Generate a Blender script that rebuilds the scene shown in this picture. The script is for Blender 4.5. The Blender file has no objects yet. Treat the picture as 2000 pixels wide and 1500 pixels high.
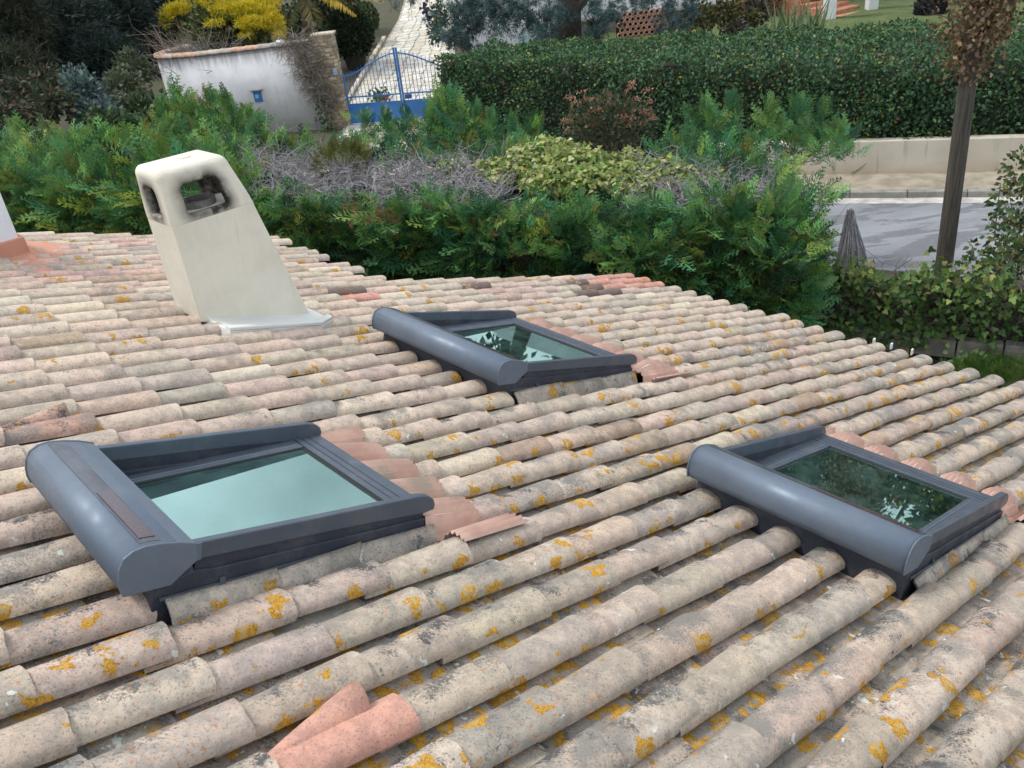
import bpy, math, random
import numpy as np
from mathutils import Matrix, Vector

rng = np.random.default_rng(11)
random.seed(11)
SC = bpy.context.scene
COL = SC.collection

# ------------------------------------------------------------------ camera (solved from the photograph)
F = 1661.3                                   # focal length in pixels of the 2000 px wide frame
ZC = 5.4                                     # camera height above the street
M = np.array([[0.992876838, -0.119145221, 0.0],
              [-0.057404209, -0.478368411, 0.876281016],
              [-0.104404695, -0.870039125, -0.481800353]])   # camera (right, down, forward) -> world
CAM = np.array([0.0, 0.0, ZC])
U = np.array([0.7228, 0.6143, -0.3164]); U /= np.linalg.norm(U)      # down the roof slope
V = np.array([-0.6432, 0.7655, 0.0167]); V -= (V @ U) * U; V /= np.linalg.norm(V)
N = np.cross(U, V)
UH = np.array([U[0], U[1], 0]); UH /= np.linalg.norm(UH)
VH = np.array([-UH[1], UH[0], 0])
HR = 1.5                                     # camera to roof plane
cam_d = bpy.data.cameras.new('camera')
cam = bpy.data.objects.new('camera', cam_d); COL.objects.link(cam)
cm = Matrix(((M[0, 0], -M[0, 1], -M[0, 2], 0), (M[1, 0], -M[1, 1], -M[1, 2], 0), (M[2, 0], -M[2, 1], -M[2, 2], ZC), (0, 0, 0, 1)))
cam.matrix_world = cm
cam_d.sensor_width = 36; cam_d.lens = F / 2000 * 36
cam_d.clip_start = 0.05; cam_d.clip_end = 2000
SC.camera = cam

# ------------------------------------------------------------------ overcast sky, soft sun, exposure
SUN_EL, SUN_AZ = 60, 285                     # azimuth clockwise from +Y
w = bpy.data.worlds.new('World'); SC.world = w; w.use_nodes = True
nt = w.node_tree; nt.nodes.clear()
sky = nt.nodes.new('ShaderNodeTexSky'); sky.sky_type = 'NISHITA'; sky.sun_disc = False
sky.sun_elevation = math.radians(SUN_EL); sky.sun_rotation = math.radians(SUN_AZ)
sky.air_density = 1.0; sky.dust_density = 3.0; sky.ozone_density = 1.0
tc = nt.nodes.new('ShaderNodeTexCoord')
nz = nt.nodes.new('ShaderNodeTexNoise'); nz.inputs['Scale'].default_value = 2.6; nz.inputs['Detail'].default_value = 6
mr = nt.nodes.new('ShaderNodeMapRange'); mr.inputs[1].default_value = .36; mr.inputs[2].default_value = .64
mr.inputs[3].default_value = 6.5; mr.inputs[4].default_value = 14.5
cl = nt.nodes.new('ShaderNodeVectorMath'); cl.operation = 'SCALE'; cl.inputs[0].default_value = (.90, .98, 1.06)
mx = nt.nodes.new('ShaderNodeMix'); mx.data_type = 'RGBA'; mx.inputs[0].default_value = .8
bg = nt.nodes.new('ShaderNodeBackground'); bg.inputs[1].default_value = 0.095
wo = nt.nodes.new('ShaderNodeOutputWorld')
L = nt.links.new
L(tc.outputs['Generated'], nz.inputs['Vector']); L(nz.outputs[0], mr.inputs[0]); L(mr.outputs[0], cl.inputs['Scale'])
L(sky.outputs[0], mx.inputs[6]); L(cl.outputs[0], mx.inputs[7]); L(mx.outputs[2], bg.inputs[0]); L(bg.outputs[0], wo.inputs[0])
sd = bpy.data.lights.new('sun', 'SUN'); sd.energy = 1.5; sd.angle = math.radians(11); sd.color = (1, .96, .9)
sun = bpy.data.objects.new('sun', sd); COL.objects.link(sun)
el, az = math.radians(SUN_EL), math.radians(SUN_AZ)
sdir = Vector((math.sin(az) * math.cos(el), math.cos(az) * math.cos(el), math.sin(el)))
sun.rotation_euler = sdir.to_track_quat('Z', 'Y').to_euler()
SC.view_settings.view_transform = 'Standard'; SC.view_settings.look = 'None'
SC.view_settings.exposure = 0.60; SC.view_settings.gamma = 1.0
SC.cycles.use_adaptive_sampling = True; SC.cycles.adaptive_threshold = .03; SC.cycles.max_bounces = 6; SC.cycles.diffuse_bounces = 3; SC.cycles.transparent_max_bounces = 12

# ------------------------------------------------------------------ helpers: space
def ray(px): return M @ np.array([(px[0] - 1000) / F, (px[1] - 750) / F, 1.0])
def atz(px, z=0.0):
    r = ray(px); return CAM + r * ((z - ZC) / r[2])
def atd(px, d): return CAM + ray(px) * d
def aty(px, y):
    r = ray(px); return CAM + r * (y / r[1])
def proj(P):
    c = (np.atleast_2d(P) - CAM) @ M
    return np.stack([1000 + F * c[:, 0] / c[:, 2], 750 + F * c[:, 1] / c[:, 2], c[:, 2]], 1)
def R3(u, v, n):                              # roof coordinates -> world
    u, v, n = np.broadcast_arrays(np.asarray(u, float), np.asarray(v, float), np.asarray(n, float))
    return CAM + u[..., None] * U + v[..., None] * V + (n[..., None] - HR) * N
def onroof(px, n=0.0):
    r = ray(px); P = r * ((n - HR) / (r @ N)); return P @ U, P @ V
def nrm(a): return a / np.maximum(np.linalg.norm(a, axis=-1, keepdims=True), 1e-9)

# ------------------------------------------------------------------ helpers: objects
def tag(o, label=None, cat=None, group=None, kind=None):
    if label: o['label'] = label
    if cat: o['category'] = cat
    if group: o['group'] = group
    if kind: o['kind'] = kind
    return o
def empty(name, loc, label=None, cat=None, group=None):
    o = bpy.data.objects.new(name, None); o.empty_display_size = .2
    COL.objects.link(o); o.location = loc
    return tag(o, label, cat, group)
def link(name, me, mat, parent=None, kind=None):
    if mat is not None: me.materials.append(mat)
    o = bpy.data.objects.new(name, me); COL.objects.link(o)
    if parent is not None:
        o.parent = parent
        if parent.type == 'EMPTY': o.matrix_parent_inverse = Matrix.Translation(-Vector(parent.location))
    if kind: o['kind'] = kind
    return o
def mesh(name, verts, faces, mat, parent=None, smooth=False, col=None, tl=None, kind=None):
    me = bpy.data.meshes.new(name)
    me.from_pydata([tuple(map(float, v)) for v in verts], [], [tuple(map(int, f)) for f in faces])
    if smooth: me.polygons.foreach_set('use_smooth', np.ones(len(me.polygons), bool))
    put_attr(me, col, tl); me.update()
    return link(name, me, mat, parent, kind)
def put_attr(me, col=None, tl=None):
    n = len(me.vertices)
    if col is not None:
        a = me.attributes.new('col', 'FLOAT_COLOR', 'POINT')
        c = np.ones((n, 4), np.float32); c[:, :3] = col; a.data.foreach_set('color', c.ravel())
    if tl is not None:
        a = me.attributes.new('tl', 'FLOAT_VECTOR', 'POINT')
        c = np.zeros((n, 3), np.float32); c[:] = tl; a.data.foreach_set('vector', c.ravel())
def tri_mesh(name, verts, tris, mat, parent=None, col=None, kind=None, smooth=False):
    """big triangle soup from numpy arrays"""
    me = bpy.data.meshes.new(name); nv, nf = len(verts), len(tris)
    me.vertices.add(nv); me.vertices.foreach_set('co', np.asarray(verts, np.float32).ravel())
    me.loops.add(nf * 3); me.loops.foreach_set('vertex_index', np.asarray(tris, np.int32).ravel())
    me.polygons.add(nf); me.polygons.foreach_set('loop_start', np.arange(0, nf * 3, 3, dtype=np.int32))
    me.polygons.foreach_set('loop_total', np.full(nf, 3, np.int32))
    if smooth: me.polygons.foreach_set('use_smooth', np.ones(nf, bool))
    me.update(); put_attr(me, col); me.validate()
    return link(name, me, mat, parent, kind)

class MB:
    """collects simple solids in one mesh"""
    def __init__(s): s.v = []; s.f = []
    def add(s, vs, fs):
        b = len(s.v); s.v += [tuple(map(float, q)) for q in vs]; s.f += [tuple(b + i for i in f) for f in fs]; return s
    def box(s, o, ax, ay, az):
        """corner o and three edge vectors"""
        o, ax, ay, az = map(np.asarray, (o, ax, ay, az))
        p = [o, o + ax, o + ax + ay, o + ay]; p += [q + az for q in p]
        return s.add(p, [(0, 3, 2, 1), (4, 5, 6, 7), (0, 1, 5, 4), (1, 2, 6, 5), (2, 3, 7, 6), (3, 0, 4, 7)])
    def prism(s, prof, ext):
        """closed polygon of world points, extruded by a vector"""
        k = len(prof); p = [np.asarray(q, float) for q in prof]; e = np.asarray(ext, float)
        return s.add(p + [q + e for q in p], [tuple(range(k))[::-1], tuple(range(k, 2 * k))] + [(i, (i + 1) % k, k + (i + 1) % k, k + i) for i in range(k)])
    def tube(s, pts, rad, k=6, cap=True):
        pts = np.asarray(pts, float); n = len(pts); rad = np.broadcast_to(rad, n)
        t = nrm(np.gradient(pts, axis=0)); ref = np.array([.31, .17, .93])
        vs = []
        for i in range(n):
            a = np.cross(t[i], ref); a /= np.linalg.norm(a); b = np.cross(t[i], a)
            for j in range(k):
                th = 2 * math.pi * j / k; vs.append(pts[i] + rad[i] * (math.cos(th) * a + math.sin(th) * b))
        fs = [(i * k + j, i * k + (j + 1) % k, (i + 1) * k + (j + 1) % k, (i + 1) * k + j) for i in range(n - 1) for j in range(k)]
        if cap: fs += [tuple(range(k))[::-1], tuple(range((n - 1) * k, n * k))]
        return s.add(vs, fs)
    def build(s, name, mat, parent=None, smooth=False, kind=None, bevel=0, col=None):
        o = mesh(name, s.v, s.f, mat, parent, smooth, kind=kind, col=col)
        if bevel:
            m = o.modifiers.new('bevel', 'BEVEL'); m.width = bevel; m.segments = 2; m.limit_method = 'ANGLE'; m.angle_limit = math.radians(40)
        return o

# ------------------------------------------------------------------ helpers: materials
class MT:
    def __init__(s, name):
        s.m = bpy.data.materials.new(name); s.m.use_nodes = True; s.t = s.m.node_tree
        s.b = s.t.nodes['Principled BSDF']; s.o = s.t.nodes['Material Output']; s._p = None
    def n(s, typ, **kw):
        nd = s.t.nodes.new('ShaderNode' + typ)
        for k, v in kw.items(): setattr(nd, k, v)
        return nd
    def l(s, a, b): s.t.links.new(a, b)
    def set(s, nd, key, val):
        if hasattr(val, 'is_output') or isinstance(val, bpy.types.NodeSocket): s.l(val, nd.inputs[key])
        elif val is not None: nd.inputs[key].default_value = val
    def pos(s):
        if s._p is None: s._p = s.n('NewGeometry').outputs['Position']
        return s._p
    def noise(s, scale, detail=4, rough=.55, vec=None, dist=0.0, out=0):
        x = s.n('TexNoise'); s.set(x, 'Vector', vec if vec is not None else s.pos())
        x.inputs['Scale'].default_value = scale; x.inputs['Detail'].default_value = detail
        x.inputs['Roughness'].default_value = rough; x.inputs['Distortion'].default_value = dist
        return x.outputs[out]
    def vor(s, scale, feature='F1', vec=None, out='Distance', rnd=1.0):
        x = s.n('TexVoronoi'); x.feature = feature; s.set(x, 'Vector', vec if vec is not None else s.pos())
        x.inputs['Scale'].default_value = scale; x.inputs['Randomness'].default_value = rnd
        return x.outputs[out]
    def rng(s, val, a, b, c=0.0, d=1.0):
        x = s.n('MapRange'); x.interpolation_type = 'SMOOTHSTEP' if a < b else 'LINEAR'
        for i, q in enumerate((val, a, b, c, d)): s.set(x, i, q)
        return x.outputs[0]
    def math(s, op, a, b=None, clamp=False):
        x = s.n('Math', operation=op); x.use_clamp = clamp; s.set(x, 0, a)
        if b is not None: s.set(x, 1, b)
        return x.outputs[0]
    def mix(s, fac, a, b, mode='MIX'):
        x = s.n('Mix'); x.data_type = 'RGBA'; x.blend_type = mode
        s.set(x, 0, fac)
        for k, q in ((6, a), (7, b)):
            if isinstance(q, tuple): q = (*q, 1) if len(q) == 3 else q
            s.set(x, k, q)
        return x.outputs[2]
    def attr(s, name, out='Color'): return s.n('Attribute', attribute_name=name).outputs[out]
    def scaled(s, vec3, src=None):
        x = s.n('Mapping'); x.vector_type = 'POINT'; s.l(src or s.pos(), x.inputs[0]); x.inputs['Scale'].default_value = vec3; return x.outputs[0]
    def bump(s, h, strength=.4, dist=.01):
        x = s.n('Bump'); x.inputs['Strength'].default_value = strength; x.inputs['Distance'].default_value = dist
        s.l(h, x.inputs['Height']); s.l(x.outputs[0], s.b.inputs['Normal']); return s
    def col(s, c, rough=.8, metal=0.0, spec=None):
        if isinstance(c, tuple): s.b.inputs['Base Color'].default_value = (*c, 1)
        else: s.l(c, s.b.inputs['Base Color'])
        s.set(s.b, 'Roughness', rough); s.set(s.b, 'Metallic', metal)
        if spec is not None: s.set(s.b, 'Specular IOR Level', spec)
        return s
def simple(name, c, rough=.8, var=.25, scale=6.0, metal=0.0, bump=.0, bs=60.0, spec=None):
    m = MT(name); n1 = m.noise(scale, 5)
    d = tuple(q * (1 - var) for q in c); e = tuple(min(1, q * (1 + var)) for q in c)
    m.col(m.mix(m.rng(n1, .3, .7), d, e), rough, metal, spec)
    if bump: m.bump(m.noise(bs, 4), bump, .01)
    return m.m
def leafmat(name, transl=.25, rough=.55):
    m = MT(name); c = m.attr('col')
    c2 = m.mix(m.rng(m.noise(9, 3), .35, .7), m.mix(1.0, c, (.72, .78, .8), 'MULTIPLY'), c)
    m.col(c2, rough, 0, .3)
    t = m.n('BsdfTranslucent'); m.l(c2, t.inputs[0]); x = m.n('MixShader'); x.inputs[0].default_value = transl
    m.l(m.b.outputs[0], x.inputs[1]); m.l(t.outputs[0], x.inputs[2]); m.l(x.outputs[0], m.o.inputs[0])
    return m.m

MAT_LEAF = leafmat('leaf')
MAT_TWIG = (lambda m: m.col(m.mix(m.rng(m.noise(40, 2), .3, .7), m.attr('col'), m.mix(1.0, m.attr('col'), (.6, .6, .62), 'MULTIPLY')), .85).m)(MT('bare_twig'))

# ------------------------------------------------------------------ helpers: foliage
def blade(p0, p1, w, up=.0):
    """thin pointed blade, 2 triangles"""
    p0, p1 = np.asarray(p0, float), np.asarray(p1, float); d = p1 - p0; s = np.array([d[1], -d[0], 0]); s /= np.linalg.norm(s) + 1e-9
    m = p0 + d * .45 + np.array([0, 0, up])
    return [p0, m + s * w, p1, m - s * w], [(0, 1, 2), (0, 2, 3)]
def plume(seed, pairs=7, sub=3, droop=.12):
    """feathery cypress spray, length 1 along +y, flat in xy"""
    r = np.random.default_rng(seed); vs, fs = [], []
    def add(v, f):
        b = len(vs); vs.extend(v); fs.extend([tuple(i + b for i in t) for t in f])
    for i in range(pairs):
        y = .06 + .86 * i / (pairs - 1); ln = .38 * (1 - .72 * (i / (pairs - 1)) ** 1.3) * r.uniform(.8, 1.15)
        for sd in (-1, 1):
            ang = math.radians(r.uniform(34, 52)); y0 = y + sd * .02
            dv = np.array([sd * math.sin(ang), math.cos(ang), r.uniform(-.15, .2)])
            root = np.array([0, y0, -droop * y0 * y0])
            for k in range(sub):
                q = root + dv * ln * (.25 + .38 * k / max(1, sub - 1))
                a2 = math.radians(r.uniform(12, 42)) * (1 if k % 2 else -1)
                ca, sa = math.cos(a2), math.sin(a2)
                d2 = np.array([dv[0] * ca - dv[1] * sa, dv[0] * sa + dv[1] * ca, dv[2] + r.uniform(-.25, .25)])
                add(*blade(q - dv * ln * .12, q + d2 * ln * r.uniform(.45, .65), .020))
            add(*blade(root, root + dv * ln, .016))
    add(*blade((0, 0, 0), (0, .55, -droop * .3), .02)); add(*blade((0, .45, -droop * .2), (0, 1.06, -droop), .022))
    return np.array(vs), np.array(fs)
PLUMES = [plume(s) for s in range(4)]
PLUMES_LO = [plume(s + 20, 5, 2) for s in range(3)]
def leaf_t(w=.34, fold=.10):
    v = np.array([(0, 0, 0), (w, .42, fold), (0, 1, -.05), (-w, .42, fold), (0, .5, 0)]); return v, np.array([(0, 1, 4), (1, 2, 4), (2, 3, 4), (3, 0, 4)])
def ivy_t():
    a = [(0, 0), (.34, -.08), (.52, .28), (.26, .42), (.20, .72), (0, 1), (-.20, .72), (-.26, .42), (-.52, .28), (-.34, -.08)]
    v = np.array([(x, y, .08 * abs(x)) for x, y in a] + [(0, .35, 0)]); n = len(a)
    return v, np.array([(i, (i + 1) % n, n) for i in range(n)])
def needle_t(seed, k=9):
    r = np.random.default_rng(seed); vs, fs = [], []
    for i in range(k):
        d = nrm(r.normal(size=3) + np.array([0, .8, 0])); b = len(vs); s = nrm(np.cross(d, r.normal(size=3))) * .055
        vs += [s * .8, d * .55 + s, d, d * .55 - s]; fs += [(b, b + 1, b + 2), (b, b + 2, b + 3)]
    return np.array(vs), np.array(fs)
LEAF = [leaf_t()]; LEAF_W = [leaf_t(.42, .07)]; IVY = [ivy_t()]; NEEDLE = [needle_t(s) for s in range(4)]
def foliage(name, c, axis, up, size, tmpl, cols, parent=None, mat=None, kind='stuff'):
    """thousands of leaf-sized pieces joined as one mesh; axis = growth direction, up = face normal"""
    c = np.asarray(c, float); n = len(c); axis = nrm(np.broadcast_to(axis, (n, 3)) * 1.0); size = np.broadcast_to(size, n)
    rt = nrm(np.cross(axis, np.broadcast_to(up, (n, 3)))); up2 = np.cross(rt, axis)
    pick = np.arange(n) % len(tmpl); VS, FS, CS = [], [], []; b = 0
    cols = np.broadcast_to(cols, (n, 3))
    for k, (tv, tf) in enumerate(tmpl):
        i = np.where(pick == k)[0]
        if len(i) == 0: continue
        P = c[i, None] + size[i, None, None] * (tv[None, :, 0:1] * rt[i, None] + tv[None, :, 1:2] * axis[i, None] + tv[None, :, 2:3] * up2[i, None])
        VS.append(P.reshape(-1, 3)); m = len(tv)
        FS.append((tf[None] + (b + np.arange(len(i)) * m)[:, None, None]).reshape(-1, 3)); b += len(i) * m
        CS.append(np.repeat(cols[i], m, 0))
    return tri_mesh(name, np.concatenate(VS), np.concatenate(FS), mat or MAT_LEAF, parent, np.concatenate(CS), kind)
def palette(n, cols, wts, jit=.18):
    i = rng.choice(len(cols), n, p=np.array(wts) / sum(wts)); c = np.array(cols)[i]
    return np.clip(c * rng.normal(1, jit, (n, 1)) * rng.normal(1, .06, (n, 3)), .004, 1)
def twigs(name, starts, ends, rad, col, parent, k=4, bend=.12, kind='stuff', seg=4):
    """bare sticks as thin bent prisms"""
    n = len(starts); s, e = np.asarray(starts, float), np.asarray(ends, float); rad = np.broadcast_to(rad, n)
    ln = np.linalg.norm(e - s, axis=1); off = rng.normal(0, 1, (n, 3)) * ln[:, None] * bend; off2 = rng.normal(0, 1, (n, 3)) * ln[:, None] * bend * .5
    t = np.linspace(0, 1, seg); P = s[:, None] + (e - s)[:, None] * t[None, :, None] + off[:, None] * np.sin(t * math.pi)[None, :, None] + off2[:, None] * np.sin(t * 2 * math.pi)[None, :, None]
    d = nrm(e - s); a = nrm(np.cross(d, np.array([.3, .2, .9]))); b = np.cross(d, a)
    th = np.arange(k) * 2 * math.pi / k
    ring = np.cos(th)[None, :, None] * a[:, None] + np.sin(th)[None, :, None] * b[:, None]
    taper = np.linspace(1, .35, seg)
    VS = P[:, :, None] + ring[:, None] * (rad[:, None] * taper[None])[:, :, None, None]
    idx = (np.arange(n)[:, None, None] * seg + np.arange(seg - 1)[None, :, None]) * k
    j = np.arange(k); j2 = (j + 1) % k
    q0 = idx + j; q1 = idx + j2; q2 = q1 + k; q3 = q0 + k
    T = np.concatenate([np.stack([q0, q1, q2], -1).reshape(-1, 3), np.stack([q0, q2, q3], -1).reshape(-1, 3)])
    C = np.repeat(np.broadcast_to(col, (n, 3)), seg * k, 0)
    return tri_mesh(name, VS.reshape(-1, 3), T, MAT_TWIG, parent, C, kind, smooth=True)
def rdir(n, base=(0, 0, 1), spread=.6):
    return nrm(np.asarray(base, float) + rng.normal(0, spread, (n, 3)))
def blob(n, c, r, shell=.5):
    """points in the outer part of an ellipsoid, with outward normals"""
    d = nrm(rng.normal(size=(n, 3))); k = (shell + (1 - shell) * rng.random(n)) ** .6
    return np.asarray(c) + d * np.asarray(r) * k[:, None], d

# ================================================================== materials
def tile_material():
    m = MT('weathered_clay_tile'); base = m.attr('col'); tl = m.n('SeparateXYZ'); m.l(m.attr('tl', 'Vector'), tl.inputs[0])
    lich, grime, side = tl.outputs[2], tl.outputs[1], tl.outputs[0]; sb = m.math('MULTIPLY', side, .10)
    n_big = m.noise(5.5, 3, .6); n_mid = m.noise(21, 4, .68); n_fine = m.noise(135, 3, .8); n_low = m.noise(2.4, 2)
    c = m.mix(m.rng(n_mid, .33, .68), m.mix(1.0, base, (.86, .85, .84), 'MULTIPLY'), m.mix(1.0, base, (1.22, 1.18, 1.12), 'MULTIPLY'))
    # pale worn patches
    c = m.mix(m.math('MULTIPLY', m.rng(m.math('ADD', n_big, m.math('MULTIPLY', n_mid, .5)), .86, .93), .45), c, (.56, .485, .405))
    # grey film of algae
    gm = m.math('MULTIPLY', m.rng(m.math('ADD', m.math('ADD', m.math('SUBTRACT', 1.0, n_big), sb), m.math('MULTIPLY', n_fine, .45)), .66, .86), grime)
    c = m.mix(m.math('MULTIPLY', m.rng(n_mid, .5, .75), .35), c, m.mix(1.0, base, (1.10, .84, .72), 'MULTIPLY'))
    c = m.mix(m.math('MULTIPLY', gm, .68), c, (.20, .188, .168))
    dk = m.math('MULTIPLY', m.rng(m.math('ADD', m.math('ADD', m.noise(8.5, 4, .7), sb), m.math('MULTIPLY', n_fine, .5)), .80, .93), grime)
    c = m.mix(m.math('MULTIPLY', dk, .85), c, (.085, .083, .082))
    # dark pores
    c = m.mix(m.math('MULTIPLY', m.rng(n_fine, .54, .68), .72), c, (.15, .13, .11))
    # rust-red specks in clusters
    rs = m.math('MULTIPLY', m.rng(m.noise(70, 1, .5), .66, .70), m.rng(n_low, .50, .58))
    c = m.mix(m.math('MULTIPLY', rs, .7), c, (.44, .17, .07))
    # lichen rosettes: orange, and a few pale green-white ones
    wz = m.n('TexNoise'); wz.inputs['Scale'].default_value = 26; wz.inputs['Detail'].default_value = 2; m.l(m.pos(), wz.inputs['Vector'])
    ws_ = m.n('VectorMath', operation='MULTIPLY_ADD'); m.l(wz.outputs['Color'], ws_.inputs[0]); ws_.inputs[1].default_value = (.10, .10, .10); m.l(m.pos(), ws_.inputs[2]); warp = ws_.outputs[0]
    def rosette(scale, jit):
        vx = m.n('TexVoronoi'); vx.inputs['Scale'].default_value = scale; m.l(warp, vx.inputs['Vector'])
        k = m.n('SeparateXYZ'); m.l(vx.outputs['Color'], k.inputs[0])
        d = m.math('ADD', vx.outputs['Distance'], m.math('MULTIPLY', m.math('SUBTRACT', n_mid, .5), jit)); d = m.math('ADD', d, m.math('MULTIPLY', m.math('SUBTRACT', n_fine, .5), .22))
        return d, k.outputs[0], k.outputs[1]
    d1, r1, r2 = rosette(11.0, .9)
    dens = m.math('ADD', m.math('MULTIPLY', lich, .40), m.math('MULTIPLY', m.math('SUBTRACT', n_low, .5), 1.9))
    on = m.rng(m.math('SUBTRACT', dens, r1), -.02, .02)
    rad = m.math('ADD', m.math('MULTIPLY', r2, .34), .20)
    om = m.math('MULTIPLY', m.rng(m.math('SUBTRACT', rad, d1), .0, .05), on)
    core = m.rng(m.math('SUBTRACT', m.math('MULTIPLY', rad, .55), d1), .0, .12)
    oc = m.mix(m.rng(n_fine, .36, .62), (.27, .13, .012), (.58, .30, .02))
    oc = m.mix(m.math('MULTIPLY', core, .55), oc, (.46, .37, .20))
    c = m.mix(m.math('MULTIPLY', om, .93), c, oc)
    d2, r3, r4 = rosette(17.0, .7)
    wm = m.math('MULTIPLY', m.rng(m.math('SUBTRACT', m.math('ADD', m.math('MULTIPLY', r4, .18), .12), d2), .0, .04), m.rng(m.math('SUBTRACT', m.math('MULTIPLY', lich, .10), r3), -.01, .01))
    c = m.mix(m.math('MULTIPLY', wm, .85), c, (.60, .63, .57))
    m.col(c, .92, 0, .25)
    return m.bump(m.noise(85, 3, .7), .6, .006).m
MAT_TILE = tile_material()
MAT_DECK = simple('bedding_mortar', (.16, .14, .115), .95, .3, 20, bump=.4)
MAT_RENDER_WALL = simple('house_render', (.55, .47, .36), .9, .12, 3, bump=.2, bs=150)
MAT_CONC = simple('concrete', (.33, .32, .29), .92, .2, 8, bump=.4, bs=80)

# ================================================================== the setting
E_ROAD = np.array([.934, -.357, 0]); E_ROAD /= np.linalg.norm(E_ROAD); E_N = np.array([-E_ROAD[1], E_ROAD[0], 0])   # along the street / away from the house
K0 = np.array([6.8, 15.5, 0.]); Wl0 = np.array([7.8, 16.44, 0.])
def soil():
    m = MT('soil'); c = m.mix(m.rng(m.noise(1.2, 6), .35, .65), (.075, .06, .04), (.06, .075, .03)); c = m.mix(m.rng(m.noise(30, 4), .55, .7), c, (.16, .13, .09))
    return m.col(c, .95).bump(m.noise(25, 5), .8, .05).m
def build_ground():
    xs = np.concatenate([[-600, -200, -80, -40], np.arange(-24, 30, 1.0), [40, 80, 200, 600]]); ys = np.concatenate([[-600, -200, -60, -20], np.arange(-6, 80, 1.0), [100, 160, 300, 600]])
    X, Y = np.meshgrid(xs, ys, indexing='ij')
    # ground falls towards the house, rises behind the gate
    d = (X - 5.18) * .515 + (Y - 9.58) * .857                       # distance beyond the garden fence line
    Z = -.03 + np.clip(d, -1.6, 0) * .75
    Z += np.where((Y > 28.5) & (X < -1.0), np.minimum((Y - 28.5) * .10, 4.5), 0)
    Z += np.where((Y > 28.5) & (X >= -1.0), np.minimum((Y - 28.5) * .055, 3.0), 0)
    nx, ny = X.shape; P = np.stack([X, Y, Z], -1).reshape(-1, 3)
    fs = [(i * ny + j, (i + 1) * ny + j, (i + 1) * ny + j + 1, i * ny + j + 1) for i in range(nx - 1) for j in range(ny - 1)]
    tag(mesh('ground', P, fs, soil(), smooth=True), kind='structure')
build_ground()
def strip(name, a, b, w0, w1, z, mat, n=1):
    """flat band along the street, from offset w0 to w1"""
    pa, pb = np.asarray(a), np.asarray(b); vs = []; fs = []
    for i in range(n + 1):
        p = pa + (pb - pa) * i / n; vs += [p + E_N * w0 + (0, 0, z), p + E_N * w1 + (0, 0, z)]
    fs = [(2 * i, 2 * i + 2, 2 * i + 3, 2 * i + 1) for i in range(n)]
    return tag(mesh(name, vs, fs, mat), kind='structure')
def asphalt():
    m = MT('old_asphalt'); n1 = m.noise(.9, 4, vec=m.scaled((.6, 1.4, 1))); c = m.mix(m.rng(n1, .4, .62), (.19, .20, .215), (.245, .255, .275))
    c = m.mix(m.math('MULTIPLY', m.rng(m.noise(1.3, 5, .62, vec=m.scaled((.5, 1.7, 1)), dist=.6), .50, .545), .85), c, (.12, .12, .13)); c = m.mix(m.math('MULTIPLY', m.rng(m.noise(14, 5, .7), .52, .7), .4), c, (.30, .30, .30))
    c = m.mix(m.rng(m.noise(170, 3), .58, .7), c, (.33, .33, .34))
    return m.col(c, .8).bump(m.noise(160, 3), .3, .01).m
LA, LB = K0 - E_ROAD * 16, K0 + E_ROAD * 30
strip('road', LA, LB, -5.4, 0, .004, asphalt(), 8)
def pavement_mat():
    m = MT('gritty_pavement'); c = m.mix(m.rng(m.noise(3, 5), .35, .65), (.22, .18, .13), (.36, .31, .24)); c = m.mix(m.rng(m.noise(60, 4), .5, .7), c, (.44, .40, .33))
    return m.col(c, .95).bump(m.noise(70, 4), .5, .02).m
strip('pavement', LA, LB, .16, 1.25, .115, pavement_mat(), 8)
strip('gutter', LA, LB, -.34, -.004, .010, simple('pale_gutter', (.42, .40, .36), .9, .35, 3, bump=.3), 8)
tk = empty('kerb', K0, None, None); tk['kind'] = 'structure'
MK = simple('kerb_concrete', (.25, .24, .215), .9, .25, 5, bump=.3)
for i in range(-2, 9):
    a = K0 + E_ROAD * (i * 1.0 + .006); MB().box(a + (0, 0, -.1), E_ROAD * .988, E_N * .16, (0, 0, .222)).build('kerb_stone', MK, tk, bevel=.012)

# ================================================================== the house
house = empty('house', R3(4, 3, -2.6), 'low house with an old canal-tile roof that fills the foreground', 'house')
SKY = {1: dict(u=.9763, v=2.5326, a=1.0, b=1.0, s=0.0), 2: dict(u=3.4329, v=3.7993, a=1.1347, b=1.4619, s=-.03), 3: dict(u=3.3776, v=1.3789, a=1.1247, b=1.1864, s=-.03)}
def holes():
    r = []
    for k in SKY.values(): r.append((k['u'] + .02, k['u'] + .84 * k['a'], k['v'] - .31 * k['b'], k['v'] + .31 * k['b']))
    return r
U0, U1, V0, V1 = -1.6, 8.05, -1.6, 6.02
RU1, RV1, RD = 5.02, 9.0, -.15                # rear wing: eave, verge, drop
def deck(name, u0, u1, v0, v1, n, hs, parent):
    us = sorted({u0, u1, *[q for h in hs for q in h[:2] if u0 < q < u1]}); vs_ = sorted({v0, v1, *[q for h in hs for q in h[2:] if v0 < q < v1]})
    mb = MB()
    for a, b in zip(us, us[1:]):
        for c, d in zip(vs_, vs_[1:]):
            if any(h[0] - 1e-6 <= a and b <= h[1] + 1e-6 and h[2] - 1e-6 <= c and d <= h[3] + 1e-6 for h in hs): continue
            mb.add([R3(a, c, n), R3(b, c, n), R3(b, d, n), R3(a, d, n)], [(0, 1, 2, 3)])
    return mb.build(name, MAT_DECK, parent)
main_roof = deck('main_roof', U0, U1 - .05, V0, V1 - .06, -.075, holes(), house)
rear_roof = deck('rear_roof', U0, RU1 - .05, V1 - .02, RV1 - .06, RD - .062, [], house)
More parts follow.
